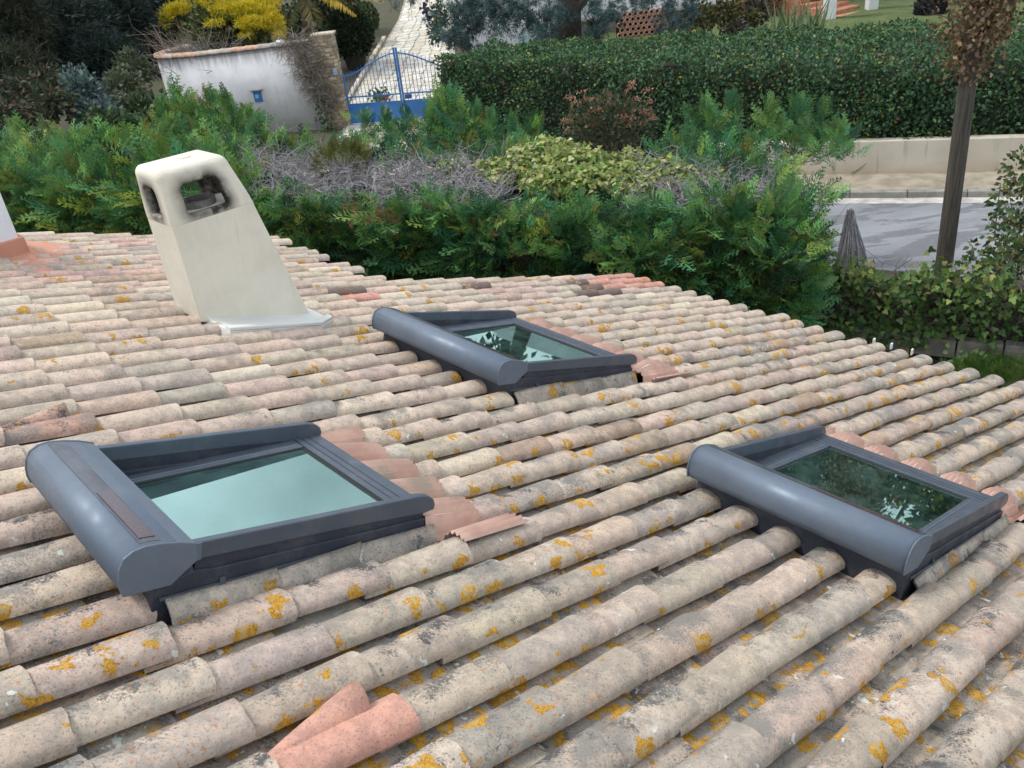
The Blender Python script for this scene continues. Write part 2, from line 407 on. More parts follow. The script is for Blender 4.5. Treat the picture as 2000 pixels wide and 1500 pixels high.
other = MB().add([R3(U0 - .004, V0, -.062), R3(U0 - .004, RV1, -.062), R3(U0, RV1, -.062) - UH * 3.2 - (0, 0, 1.15), R3(U0, V0, -.062) - UH * 3.2 - (0, 0, 1.15)], [(0, 1, 2, 3)]).build('back_slope', MAT_DECK, house)
# walls below the eaves and verges
def wallbox(pts, z0):
    k = len(pts); mb = MB(); P = [np.array(p) for p in pts]; Q = [np.array((p[0], p[1], z0)) for p in pts]
    return mb.add(P + Q, [(i, (i + 1) % k, k + (i + 1) % k, k + i) for i in range(k)])
wallbox([R3(U0, V0 + .3, -.1), R3(U1 - .35, V0 + .3, -.1), R3(U1 - .35, V1 - .2, -.1), R3(U0, V1 - .2, -.1)], -1.4).build('wall', MAT_RENDER_WALL, house)
wallbox([R3(U0, V1 - .1, RD - .1), R3(RU1 - .35, V1 - .1, RD - .1), R3(RU1 - .35, RV1 - .2, RD - .1), R3(U0, RV1 - .2, RD - .1)], -1.4).build('wall', MAT_RENDER_WALL, house)

# ---- tiles
PITCH1, PITCH2, COURSE = .2018, .2130, .3535
rows = [.933 + PITCH1 * k for k in range(-12, 12)]
rows += [rows[-1] + PITCH2 * (k + 1) for k in range(13)]
rows = [q + .058 for q in rows]               # centre line of every cover row
def blocked(vc, hw):
    r = []
    for i, k in SKY.items():
        h = .412 * k['b']
        if k['v'] - h - .015 < vc + hw and vc - hw < k['v'] + h + .015: r.append((k['u'] - (.085 if i == 1 else .10) + k['s'], k['u'] + .935 * k['a'] + (.10 if i == 1 else .19)))
    if 4.76 < vc + hw and vc - hw < 5.45: r.append((2.43 if vc < 5.05 else 2.37, 3.19))
    return r
CLAY = dict(beige=(.415, .350, .290), pink=(.44, .350, .295), cream=(.47, .405, .33), grey=(.37, .325, .28), rose=(.45, .325, .28), newpink=(.54, .28, .225), dark=(.15, .11, .10), brown=(.36, .275, .21))
SPECIAL = [((1185, 540), 'newpink'), ((1240, 538), 'newpink'), ((1205, 555), 'newpink'), ((1262, 553), 'newpink'), ((1135, 548), 'dark'), ((1160, 560), 'dark'), ((920, 553), 'dark'), ((700, 565), 'dark'), ((735, 572), 'newpink'),
           ((960, 567), 'rose'), ((850, 552), 'cream'), ((780, 556), 'cream'), ((900, 566), 'cream'), ((650, 560), 'cream'), ((640, 575), 'cream'), ((270, 562), 'cream'), ((40, 572), 'cream'), ((130, 570), 'cream'), ((300, 580), 'cream'), ((330, 595), 'cream')]
def clay(uc, vc, rear=False):
    P = proj(R3(uc, vc, .05))[0]
    for q, nm in SPECIAL:
        if not rear and (abs(P[0] - q[0]) < 32 and abs(P[1] - q[1]) < 7.5): return np.array(CLAY[nm])
    if rear:
        nm = random.choices(['beige', 'pink', 'cream', 'rose', 'grey', 'brown'], [3, 4, 3, 3, 2, 1.5])[0]
    else:
        far = min(1, max(0, (vc - 1.6) / 4)); rt = min(1, max(0, (uc - 3) / 4))
        nm = random.choices(['beige', 'pink', 'cream', 'grey', 'brown'], [6, 1.6 + 2.2 * far, .8 + far, 1.8 - 1.0 * far, .3])[0]
    return np.array(CLAY[nm]) * (1 + .18 * min(1, max(0, (vc - 1.5) / 3.5))) * random.uniform(.93, 1.08) * np.array([random.uniform(.97, 1.03) for _ in range(3)]) * np.array([.985, .975, .97])
def half_tile(us, ue, vc, n0, n1, a0, h0, a1, h1, up, K=10, t=.010):
    """curved tile from upper end us to lower end ue; up=1 cover, -1 channel. returns verts (u,v,n), faces"""
    rj = random.uniform; skew = rj(-.009, .009); sag = rj(-.002, .003); vs = []; fs = []
    st = [(0., 1.), (.55, 1.), (1., 1.)]
    def ring(s, shrink):
        a = a0 + (a1 - a0) * s - shrink; h = h0 + (h1 - h0) * s - shrink; u = us + (ue - us) * s; n = n0 + (n1 - n0) * s + sag * math.sin(math.pi * s)
        r = []
        for j in range(K + 1):
            th = math.pi * j / K; wob = .0012 * math.sin(3.1 * th + 9 * vc + 5 * ue)
            du = (0.0035 * math.sin(2.3 * th + 17 * vc + ue * 7) + .0015 * math.sin(5.7 * th + 31 * vc)) if s > .9 else 0
            r.append((u + du, vc + skew * (s - .5) - a * math.cos(th) * (1 + wob), n + up * (h * math.sin(th) ** .9 + wob)))
        return r
    for s, _ in st: vs += ring(s, 0)
    k1 = K + 1
    for i in range(2):
        for j in range(K): q = (i * k1 + j, i * k1 + j + 1, (i + 1) * k1 + j + 1, (i + 1) * k1 + j); fs.append(q if up < 0 else q[::-1])
    b = len(vs); vs += ring(1, 0) + ring(1, t)                      # lower lip
    for j in range(K): q = (b + j, b + j + 1, b + k1 + j + 1, b + k1 + j); fs.append(q if up < 0 else q[::-1])
    b2 = len(vs); vs += ring(1, t) + ring(.0, t)
    for j in range(K): fs.append((b2 + j, b2 + j + 1, b2 + k1 + j + 1, b2 + k1 + j))
    # the two long lower edges
    b3 = len(vs)
    for jj in (0, K):
        o0, o2 = vs[jj], vs[2 * k1 + jj]; i1, i0 = vs[b2 + jj], vs[b2 + k1 + jj]
        c = len(vs); vs += [o0, o2, i1, i0]; fs.append((c, c + 1, c + 2, c + 3))
    return vs, fs
tiles = []                                    # (kind, verts uvn, faces, colour, tl, centre)
def lichen(uc, vc):
    return min(1.4, max(.24, .48 + .05 * (uc - 2.2) + .17 * (2.4 - vc)))
def lay(rowv, u_lo, u_hi, eave, dn, rear=False, j0=-8):
    for ri, vc0 in enumerate(rowv):
        off = random.uniform(-.012, .012); vc0 = vc0 + random.uniform(-.006, .006)
        for up, vc in ((1, vc0), (-1, vc0 + (PITCH1 if vc0 < 3.2 else PITCH2) / 2)):
            bl = [] if rear else blocked(vc, .05 if up > 0 else -.025)
            for j in range(j0, 40):
                ue = 1.2285 + COURSE * j + off + random.uniform(-.014, .014) + (-.10 if up < 0 else 0); us = ue - .45
                if ue > eave + .1: break
                if ue > eave - .09: ue = eave + random.uniform(-.02, .03) - (.04 if up < 0 else 0)
                if ue < u_lo: continue
                skip = False
                for b0, b1 in bl:
                    if ue > b0 and us < b0 and ue - COURSE < b0 - .04: ue = b0 + random.uniform(-.015, .01); us = max(us, ue - .45)
                    elif ue > b0 and us < b1:
                        if ue < b1 + .07: skip = True
                        else: us = b1
                if skip: continue
                jr = random.uniform(-.004, .006); vj = vc + random.uniform(-.007, .007)
                if up > 0:
                    k = (ue - us) / .45; sc = random.uniform(.96, 1.05)
                    vs, fs = half_tile(us, ue, vj, -.016 * k + jr + dn, .002 + jr + dn, .061 * sc, .044 * sc, .073 * sc, .054 * sc, 1)
                else:
                    vs, fs = half_tile(us, ue, vj, -.032 + dn, -.017 + jr + dn, .084, .024, .079, .022, -1, K=8)
                uc = (ue * .7 + us * .3); c = clay(uc, vc, rear); L_ = lichen(uc, vc) * (1.0 if up > 0 else 2.3) * (.35 if rear else 1)
                gr = random.choice([.45, .7, .9, 1.15, 1.4]) * (.65 if vc > 3.6 else 1.12)
                if up < 0: c = c * .75 + np.array(CLAY['grey']) * .22; gr = .95
                if c[0] > .55: gr = .15; L_ *= .2
                vs = np.array(vs); x = np.zeros((len(vs), 3)); x[:, 1] = gr; x[:, 0] = np.clip((vs[:, 1] - vc) / .06, -1, 1) if up > 0 else .35
                e = np.abs(vs[:, 1] - vc) / .06
                x[:, 2] = L_ * (.20 + 1.15 * np.clip(e, 0, 1) ** 2) if up > 0 else L_ * 1.35
                tiles.append(['cover_tile' if up > 0 else 'channel_tile', vs, fs, c, x, (uc, vc, dn), rear])
lay(rows, -1.2, 8, U1, 0.0)
rrows = [rows[-1] + .17 + .2075 * k for k in range(14)]
n_main = len(tiles)
lay([q for q in rrows if q < RV1 - .05], -.6, 5, RU1, RD, True, -5)
# the two vent tiles replace one cover tile each
VENTS = [onroof((745, 1447), .02), onroof((120, 838), .02)]
vent_at = []
for (uu, vv) in VENTS:
    best = min((i for i in range(n_main) if tiles[i][0] == 'cover_tile'), key=lambda i: (tiles[i][5][0] - uu) ** 2 + (2.5 * (tiles[i][5][1] - vv)) ** 2)
    vent_at.append(best)
# the largest in view are parts of their own, the rest one joined part per roof
def area(t):
    P = R3(t[1][:, 0], t[1][:, 1], t[1][:, 2]); q = proj(P)
    if q[:, 2].min() < .2: return 0
    x0, x1, y0, y1 = q[:, 0].min(), q[:, 0].max(), q[:, 1].min(), q[:, 1].max()
    if x1 < 0 or x0 > 2000 or y1 < 0 or y0 > 1500: return 0
    return (min(x1, 2000) - max(x0, 0)) * (min(y1, 1500) - max(y0, 0)) / (1 if t[0] == 'cover_tile' else 3)
A = [area(t) for t in tiles]
single = set()
for kind, rear, cap in (('cover_tile', False, 300), ('channel_tile', False, 150), ('cover_tile', True, 110)):
    ids = sorted([i for i, t in enumerate(tiles) if t[0] == kind and t[6] == rear and A[i] > 0], key=lambda i: -A[i])[:cap]
    single |= set(ids)
def emit(idx, name, parent, kind=None):
    VS, FS, CS, TS = [], [], [], []; b = 0
    for i in idx:
        t = tiles[i]; VS.append(R3(t[1][:, 0], t[1][:, 1], t[1][:, 2])); FS += [tuple(b + q for q in f) for f in t[2]]; CS.append(np.tile(t[3], (len(t[1]), 1))); TS.append(t[4]); b += len(t[1])
    mesh(name, np.concatenate(VS), FS, MAT_TILE, parent, True, np.concatenate(CS), np.concatenate(TS), kind)
for i, t in enumerate(tiles):
    if i in vent_at: continue
    if i in single: emit([i], t[0], rear_roof if t[6] else main_roof)
for rear in (False, True):
    for kind in ('cover_tile', 'channel_tile'):
        ids = [i for i, t in enumerate(tiles) if i not in single and i not in vent_at and t[0] == kind and t[6] == rear]
        if ids: emit(ids, kind + '_field', rear_roof if rear else main_roof, 'stuff')
# vent tiles: cover with a hooded scoop beside the crown
for qi, i in enumerate(vent_at):
    uc, vc, _ = tiles[i][5]; ue = tiles[i][1][:, 0].max(); us = ue - .45
    va, fa = half_tile(us, ue, vc, -.014, .006, .058, .045, .070, .056, 1)
    b = len(va); K = 12; st = [(0.02, .012, .012, .012), (.35, .034, .040, .035), (.64, .051, .062, .055), (.80, .060, .076, .064), (.80, .052, .068, .064), (.45, .034, .044, .040)]
    for s, a, h, dv in st:
        for j in range(K + 1):
            th = math.pi * (-.12 + 1.24 * j / K)
            va.append((us + s * .45, vc + .012 + dv - a * math.cos(th), .0 + .012 * s + h * math.sin(th) + .012 * s))
    for s in range(len(st) - 1):
        for j in range(K): fa.append((b + s * (K + 1) + j, b + (s + 1) * (K + 1) + j, b + (s + 1) * (K + 1) + j + 1, b + s * (K + 1) + j + 1))
    va = np.array(va); x = np.zeros((len(va), 3)); x[:, 1] = .12 if qi == 0 else 1.3; x[:, 2] = .12
    o = mesh('vent_tile', R3(va[:, 0], va[:, 1], va[:, 2]), fa, MAT_TILE, main_roof, True, (.52, .285, .225) if qi == 0 else (.42, .27, .22), x)
    o['label'] = 'clean pink vent tile with a hooded scoop' if qi == 0 else 'stained pink vent tile with a hooded scoop'
# white bird clips at the eave
MW = simple('white_plastic', (.72, .72, .70), .5, .05)
for px in ((1712, 672), (1738, 683), (1790, 692)):
    u_, v_ = onroof(px, .0); p = R3(U1 + .03, v_, .0)
    MB().box(p, UH * .035, VH * .012, (0, 0, .055)).build('clip', MW, main_roof)

# ================================================================== roof windows
def metal(name, c, rough=.42, m_=.35):
    m = MT(name); n1 = m.noise(700, 2); k = m.mix(m.rng(n1, .3, .7), tuple(q * .88 for q in c), tuple(q * 1.12 for q in c))
    dust = m.math('MULTIPLY', m.rng(m.math('ADD', m.noise(7, 5, .65), m.math('MULTIPLY', m.noise(60, 3, .7), .3)), .60, .82), .09); k = m.mix(dust, k, (.34, .32, .29))
    m.col(k, m.rng(m.noise(9, 4), .3, .7, rough - .07, rough + .14), m_, .5)
    return m.bump(n1, .05, .001).m
M_BOX = metal('powder_coated_grey', (.135, .168, .215), .52, .40); M_RAIL = metal('anthracite_rail', (.085, .103, .132), .45, .4); M_SIDE = metal('dark_navy_side', (.030, .036, .052), .5, .2)
M_STRIP = metal('dark_strip', (.075, .08, .10), .35, .3); M_GASKET = simple('black_gasket', (.012, .012, .013), .6, .1)
def pv():
    m = MT('solar_cell'); c = m.mix(m.rng(m.noise(300, 2), .4, .6), (.035, .018, .026), (.075, .04, .05)); return m.col(c, .18, .0, .6).m
M_PV = pv()
def glass():
    m = MT('coated_glass'); t = m.n('BsdfTransparent'); t.inputs[0].default_value = (.36, .80, .64, 1)
    g = m.n('BsdfGlossy'); g.inputs['Color'].default_value = (.70, 1, .93, 1); g.inputs['Roughness'].default_value = .012
    fr = m.n('Fresnel'); fr.inputs[0].default_value = 5.6
    dirt = m.rng(m.math('ADD', m.noise(5, 6, .7), m.math('MULTIPLY', m.noise(220, 2, .6), .18)), .45, .85, .02, .16); df = m.n('BsdfDiffuse'); df.inputs[0].default_value = (.22, .42, .36, 1)
    x = m.n('MixShader'); m.l(fr.outputs[0], x.inputs[0]); m.l(t.outputs[0], x.inputs[1]); m.l(g.outputs[0], x.inputs[2])
    y = m.n('MixShader'); m.l(dirt, y.inputs[0]); m.l(x.outputs[0], y.inputs[1]); m.l(df.outputs[0], y.inputs[2])
    m.l(y.outputs[0], m.o.inputs[0]); return m.m
M_GLASS = glass()
def terracotta_sheet():
    m = MT('pleated_terracotta_lead'); c = m.mix(m.rng(m.noise(8, 4), .35, .65), (.52, .33, .26), (.62, .42, .34)); c = m.mix(m.rng(m.noise(3, 4), .58, .7), c, (.42, .33, .26))
    return m.col(c, .7, 0, .3).m
M_PLEAT = terracotta_sheet()
M_LINING = simple('reveal_lining', (.72, .72, .68), .8, .1, 4)
M_ROOM = simple('room_floor', (.05, .045, .04), .8, .2, 5)
def tileheight(v):
    """height of the cover / channel wave across the slope"""
    vc = np.array(rows)[None]; dv = np.asarray(v)[:, None] - vc; c = np.where(np.abs(dv) < .072, .054 * np.sqrt(np.maximum(0, 1 - (dv / .072) ** 2)), -1).max(1)
    return np.where(c > 0, c, -.018)
BOX = [(-.179, .112), (-.190, .140), (-.194, .17), (-.192, .20), (-.180, .226), (-.155, .243), (-.12, .250), (-.08, .247), (-.03, .238), (.021, .222), (.026, .171), (-.003, .150), (-.052, .110)]
def roof_window(i, label):
    k = SKY[i]; u0, v0, a, b, s = k['u'], k['v'], k['a'], k['b'], k['s']; h = .412 * b
    ro = empty('roof_window', R3(u0 + .4, v0, 0), label, 'roof window', 'roof windows with shutter boxes')
    X = lambda u, v, n: R3(u0 + u, v0 + v, n)
    # shutter box
    K = len(BOX); mb = MB(); P = [X(u + s, -h, n) for u, n in BOX]; mb.prism(P, V * 2 * h)
    box = mb.build('shutter_box', M_BOX, ro, smooth=False)
    for p in box.data.polygons: p.use_smooth = len(p.vertices) == 4 and p.index not in (2 + K - 1, 2 + 8, 2 + 9, 2 + 10, 2 + 11)
    for sd in (-1, 1):
        pr = [(u * 1.0 + (-.004 if u < -.1 else .003), n + (.003 if n > .2 else -.003)) for u, n in BOX]
        e = MB().prism([X(u + s, sd * h, n) for u, n in pr], V * sd * .007).build('end_cap', M_BOX, box, bevel=.003)
    def top_n(u):
        q = sorted([p for p in BOX if p[1] > .19 and p[0] > -.19]); return float(np.interp(u, [p[0] for p in q], [p[1] for p in q]))
    def band(ua, ub, va, vb, lift, nm, mt):
        m = MB()
        us = np.linspace(ua, ub, 4); vs = []; fs = []
        for u in us: vs += [X(u + s, va, top_n(u) + lift), X(u + s, vb, top_n(u) + lift)]
        fs = [(2 * j, 2 * j + 2, 2 * j + 3, 2 * j + 1) for j in range(3)]
        nb = len(vs)
        for u in us: vs += [X(u + s, va, top_n(u) + .0002), X(u + s, vb, top_n(u) + .0002)]
        fs += [(0, 1, nb + 1, nb), (6, nb + 6, nb + 7, 7)] + [(2 * j, nb + 2 * j, nb + 2 * j + 2, 2 * j + 2) for j in range(3)] + [(2 * j + 1, 2 * j + 3, nb + 2 * j + 3, nb + 2 * j + 1) for j in range(3)]
        return m.add(vs, fs).build(nm, mt, box)
    if i == 1:
        band(-.130, -.072, -h + .02, h - .012, .0022, 'cover_strip', M_STRIP); band(-.122, -.078, -h + .045, -h + .045 + .33, .0042, 'solar_panel', M_PV)
    else:
        band(-.075, .004, -h + .012, h - .012, .0022, 'cover_strip', M_STRIP); band(-.066, -.008, -h + .03, -h + .03 + .44, .0042, 'solar_panel', M_PV)
    # side rails: deep wedge, rounded lower end, lighter outer band
    ue = .935 * a
    for sd in (-1, 1):
        rail = [(.018 + s, .217), (.4 * a, .203), (ue - .075, .187), (ue - .035, .178), (ue - .01, .160), (ue, .138), (ue - .003, .118), (ue - .05, .112), (.6 * a, .132), (.04 + s, .160)]
        vv = sd * (h - .009); th = -sd * .028
        r = MB().prism([X(u, vv, n) for u, n in rail], V * th).build('side_rail', M_RAIL, ro, bevel=.004)
        sub = [(.03 + s, .1615), (.6 * a, .1335), (ue - .05, .1135), (ue - .05, .085), (.03 + s, .05)]
        MB().prism([X(u, vv - sd * .006, n) for u, n in sub], V * th * .8).build('rail_skirt', M_SIDE, r)
        # fixed curb below
        curb = [(-.10 + s, .105), (.03 + s, .128), (.09, .118), (ue - .045, .094), (ue - .045, -.03), (-.10 + s, -.03)]
        c = MB().prism([X(u, sd * (h - .004), n) for u, n in curb], -V * sd * .05).build('curb', M_SIDE, ro, bevel=.003)
        MB().box(X(.030 + s, vv - sd * .0005, .160), U * .014, V * sd * .004, N * .0545).build('joint_cover', M_BOX, r)
        if sd < 0:
            MB().box(X(.10, -h + .004 - .0045, .052), U * .018, -V * .006, N * .034).build('bracket', M_RAIL, c)
            MB().prism([X(u, -h + .0, n) for u, n in [(-.08 + s, .062), (ue - .05, .058), (ue - .05, .066), (-.08 + s, .072)]], -V * .005).build('drip_edge', M_RAIL, c)
    MB().box(X(-.10 + s, -h + .05, -.03), U * .03, V * (2 * h - .1), N * .135).build('head_curb', M_SIDE, ro)
    MB().box(X(ue - .075, -h + .05, -.03), U * .03, V * (2 * h - .1), N * .105).build('foot_curb', M_SIDE, ro)
    # sash around the pane: tapering from the box down to the eave side
    zn = lambda u: .090 + (u - .127) * .036
    gl0, gl1, gv = .05, .800 * a, .292 * b
    def beam(ua, ub, va, vb, lift, nm, mt, par, dp=.03):
        m = MB(); pr = [X(ua, va, zn(ua) + lift), X(ub, va, zn(ub) + lift), X(ub, vb, zn(ub) + lift), X(ua, vb, zn(ua) + lift)]
        return m.prism(pr, -N * dp).build(nm, mt, par, bevel=.002)
    inner = h - .038
    fr = beam(gl1 + .004, .918 * a, -inner, inner, .012, 'sash_bottom_rail', M_RAIL, ro)
    beam(gl1 + .030, gl1 + .034, -inner + .01, inner - .01, .0145, 'groove', M_SIDE, fr, .004); beam(gl1 + .062, gl1 + .066, -inner + .01, inner - .01, .0145, 'groove', M_SIDE, fr, .004)
    for sd in (-1, 1):
        e0, e1 = sorted((sd * (gv + .004), sd * inner)); st = beam(gl0 - .02, gl1, e0, e1, .010, 'sash_stile', M_RAIL, ro)
        g0, g1 = sorted((sd * (gv + .024), sd * (gv + .030))); beam(gl0, gl1 - .01, g0, g1, .0125, 'groove', M_BOX, st, .004)
        g0, g1 = sorted((sd * gv, sd * (gv + .012))); beam(gl0, gl1, g0, g1, .0045, 'gasket', M_GASKET, st, .012)
    beam(gl1 - .008, gl1 + .004, -gv, gv, .0045, 'gasket', M_GASKET, fr, .012)
    beam(gl0 - .06, gl0, -inner, inner, .008, 'sash_top_rail', M_RAIL, ro)
    pane = MB().prism([X(gl0, -gv - .01, zn(gl0)), X(gl1, -gv - .01, zn(gl1)), X(gl1, gv + .01, zn(gl1)), X(gl0, gv + .01, zn(gl0))], -N * .004)
    pane = MB().add([X(gl0, -gv - .01, zn(gl0)), X(gl1, -gv - .01, zn(gl1)), X(gl1, gv + .01, zn(gl1)), X(gl0, gv + .01, zn(gl0))], [(0, 1, 2, 3)]).build('pane', M_GLASS, ro)
    # reveal below the pane
    lo, hi, lv = gl0 + .01, gl1 - .005, gv - .004
    q = [X(lo, -lv, .03), X(hi, -lv, .03), X(hi, lv, .03), X(lo, lv, .03)]; d = [p - np.array([0, 0, .55]) for p in q]
    top = [X(lo - .02, -lv - .02, zn(lo) - .02), X(hi + .02, -lv - .02, zn(hi) - .02), X(hi + .02, lv + .02, zn(hi) - .02), X(lo - .02, lv + .02, zn(lo) - .02)]
    m = MB().add(top + q, [(j, (j + 1) % 4, 4 + (j + 1) % 4, 4 + j) for j in range(4)]); m.build('inner_frame', M_LINING, ro)
    m = MB().add(q + d, [(j, (j + 1) % 4, 4 + (j + 1) % 4, 4 + j) for j in range(4)]); rv = m.build('reveal', M_LINING, ro)
    MB().add(d, [(0, 1, 2, 3)]).build('room_below', M_ROOM, rv)
    # pleated apron draped over the tiles on the eave side
    nv = int(2 * (h + .16) / .0066); vv = np.linspace(-h - .16, h + .10, nv); pl = .013 * np.array([0, 1, 0, -1.])[np.arange(nv) % 4]
    th_ = tileheight(v0 + vv); out = []
    S_ = [(0, .035, 1.35), (.35, .022, 1.4), (.7, .012, 1.32), (1., .010, 1.0)] if i == 1 else [(0, .012, .8), (.4, .035, 1.5), (.75, .022, 1.45), (1., .010, 1.05)]
    wv = (.255 if i == 1 else .36) + .014 * np.sin(vv * 9 + i) + .03 * np.clip((-vv - h - .03) / .1, 0, 1)
    for t, nn, k_ in S_:
        lapped = np.clip((np.abs(vv) - h + .02) / .04, 0, 1); hh = (1 - lapped) * (nn + k_ * np.maximum(th_, -.012)) + lapped * (th_ + .012)
        outside = np.clip((np.abs(vv) - h + .01) / .03, 0, 1); uu = ue - .03 + t * (wv + .02) + outside * .04
        out.append(R3(u0 + uu, v0 + vv, hh + .004 + pl * (.55 + .45 * t)))
    P = np.concatenate(out); fs = [(r * nv + j, (r + 1) * nv + j, (r + 1) * nv + j + 1, r * nv + j + 1) for r in range(3) for j in range(nv - 1)]
    mesh('pleated_apron', P, fs, M_PLEAT, ro, False)
    return ro
roof_window(1, 'nearest roof window at lower left, its pane mirroring the pale sky')
roof_window(2, 'widest roof window, beside the beige chimney, its pane mirroring trees and a white wall')
roof_window(3, 'roof window at the right, its pane mirroring yellow-green foliage')

# ================================================================== chimneys
def surface_nets(f, lo, hi, res):
    """smooth closed mesh of the zero level of a distance function"""
    ax = [np.arange(l, h_ + res, res) for l, h_ in zip(lo, hi)]; G = np.stack(np.meshgrid(*ax, indexing='ij'), -1); D = f(G)
    s = D < 0; nx, ny, nz = D.shape
    c8 = [(i, j, k) for i in (0, 1) for j in (0, 1) for k in (0, 1)]
    cnt = sum(s[i:nx - 1 + i, j:ny - 1 + j, k:nz - 1 + k].astype(int) for i, j, k in c8)
    act = (cnt > 0) & (cnt < 8); idx = -np.ones(act.shape, int); idx[act] = np.arange(act.sum())
    acc = np.zeros(act.shape + (3,)); num = np.zeros(act.shape)
    for a in range(8):
        for b in range(a + 1, 8):
            pa, pb = c8[a], c8[b]
            if sum(abs(x - y) for x, y in zip(pa, pb)) != 1: continue
            da = D[pa[0]:nx - 1 + pa[0], pa[1]:ny - 1 + pa[1], pa[2]:nz - 1 + pa[2]]; db = D[pb[0]:nx - 1 + pb[0], pb[1]:ny - 1 + pb[1], pb[2]:nz - 1 + pb[2]]
            x = (da < 0) != (db < 0); t = np.where(x, da / np.where(da == db, 1, da - db), 0)
            p = np.array(pa)[None, None, None] + t[..., None] * (np.array(pb) - np.array(pa)); acc += np.where(x[..., None], p, 0); num += x
    cell = np.stack(np.meshgrid(*[np.arange(q) for q in act.shape], indexing='ij'), -1)
    P = (cell[act] + acc[act] / num[act][:, None]) * res + np.array(lo)
    F_ = []
    for axis in range(3):
        o = [0, 1, 2]; o.remove(axis); sl = [slice(1, -1)] * 3; sl[axis] = slice(0, -1); s2 = list(sl); s2[axis] = slice(1, None)
        A0, A1 = s[tuple(sl)], s[tuple(s2)]; w_ = np.argwhere(A0 != A1); fl = A0[A0 != A1]
        base = w_ + 1; base[:, axis] -= 1
        e1 = np.zeros(3, int); e1[o[0]] = 1; e2 = np.zeros(3, int); e2[o[1]] = 1
        q = [idx[tuple((base - d).T)] for d in (e1 * 0, e1, e1 + e2, e2)]; q = np.stack(q, 1)
        fl2 = fl if axis != 1 else ~fl
        q = np.where(fl2[:, None], q, q[:, ::-1]); F_.append(q)
    return P, np.concatenate(F_)
def sdbox(p, c, b, r):
    q = np.abs(p - np.array(c)) - (np.array(b) - r); return np.linalg.norm(np.maximum(q, 0), axis=-1) + np.minimum(q.max(-1), 0) - r
def smax(a, b, k=.012):
    h_ = np.clip(.5 - .5 * (b - a) / k, 0, 1); return b * (1 - h_) + a * h_ + k * h_ * (1 - h_)
def cement(soot=True):
    m = MT('cream_cement'); n1 = m.noise(3, 5); n2 = m.noise(150, 4, .7)
    c = m.mix(m.rng(n1, .35, .65), (.66, .61, .505), (.73, .68, .575)); c = m.mix(m.math('MULTIPLY', m.rng(n2, .55, .7), .25), c, (.42, .39, .32))
    st = m.rng(m.noise(4, 5, .6, vec=m.scaled((6, 6, .7))), .55, .75); c = m.mix(m.math('MULTIPLY', st, .22), c, (.40, .37, .31))
    if soot:
        k = m.n('SeparateXYZ'); m.l(m.attr('tl', 'Vector'), k.inputs[0]); sm = m.math('MULTIPLY', k.outputs[0], m.rng(m.math('ADD', m.noise(14, 5, .65), m.math('MULTIPLY', n2, .3)),   .38, .75, .6, 1.0)); c = m.mix(sm, c, (.035, .033, .03))
    return m.col(c, .9, 0, .25).bump(m.math('ADD', n2, m.noise(45, 3)), .55, .007).m
cu, cv = 2.356, 5.049
P1 = R3(cu, cv, .05)
def Lc(x, y, z): return P1 + x * UH + y * VH + np.array([0, 0, z])
ch = empty('chimney', Lc(.3, .19, -.1), 'cream cement chimney with sooty openings, rising from a white slab on the tiles', 'chimney')
TOPH = .645; CW, CD = .535, .375
sl = -U[2] / math.hypot(U[0], U[1])
# body: upright on the uphill side, flared towards the eave, foot cut to the roof slope
fw = [(0, -.02), (.750, -.02 - sl * .750), (CW, TOPH), (0, TOPH)]
bz = [Lc(x, 0, z) for x, z in fw]
m = MB(); m.prism(bz, VH * CD)
body = m.build('stack', cement(False), ch, bevel=.006)
o_in = [(.27, .20, .815)]
def capf(p):
    p = p.copy(); p[..., 0] = p[..., 0] * CW / (CW - .29 * (p[..., 2] - .645))
    c = (CW / 2, CD / 2, .70)
    rz = .008 + .05 * np.clip((p[..., 2] - .66) / .2, 0, 1); qx = np.abs(p[..., 0] - CW / 2) - (CW / 2 + .002 - rz); qy = np.abs(p[..., 1] - CD / 2) - (CD / 2 + .002 - rz)
    d2 = np.hypot(np.maximum(qx, 0), np.maximum(qy, 0)) + np.minimum(np.maximum(qx, qy), 0) - rz; dz_ = p[..., 2] - .94; rt = .055
    d = np.minimum(np.maximum(d2 + rt, dz_ + rt), 0) + np.hypot(np.maximum(d2 + rt, 0), np.maximum(dz_ + rt, 0)) - rt
    d = np.maximum(d, .600 - p[..., 2])
    d = smax(d, -sdbox(p, (CW / 2, CD / 2, .73), (CW / 2 - .055, CD / 2 - .055, .14), .03))
    oy = sdbox(p, (CW / 2 - .012, CD / 2, .730), (.131, 1, .1015), .042); oy = np.where(p[..., 2] < .72, sdbox(p, (CW / 2 - .012, CD / 2, .730), (.131, 1, .082), .008), oy)
    ox = sdbox(p, (CW / 2, CD / 2 + .01, .728), (1, .085, .1), .045); ox = np.where(p[..., 2] < .72, sdbox(p, (CW / 2, CD / 2 + .01, .728), (1, .085, .080), .008), ox)
    return smax(smax(d, -oy), -ox)
lo_, hi_ = (-.03, -.03, .575), (CW + .03, CD + .03, .97)
Pc, Fc = surface_nets(capf, lo_, hi_, .0085)
Pw = Pc.copy(); Pw[:, 0] = Pw[:, 0] * CW / (CW - .29 * (Pw[:, 2] - .645))
oyd = sdbox(Pw, (CW / 2 - .012, CD / 2, .735), (.131, 1, .10), .05); oxd = sdbox(Pw, (CW / 2, CD / 2 + .01, .733), (1, .085, .10), .045)
inside = sdbox(Pw, (CW / 2, CD / 2, .75), (CW / 2 - .03, CD / 2 - .03, .14), .03) < 0
front = Pc[:, 1] < CD / 2
dd = np.where((Pc[:, 0] > .06) & (Pc[:, 0] < CW - .06), np.abs(oyd), np.minimum(np.abs(oxd), np.abs(oyd)))
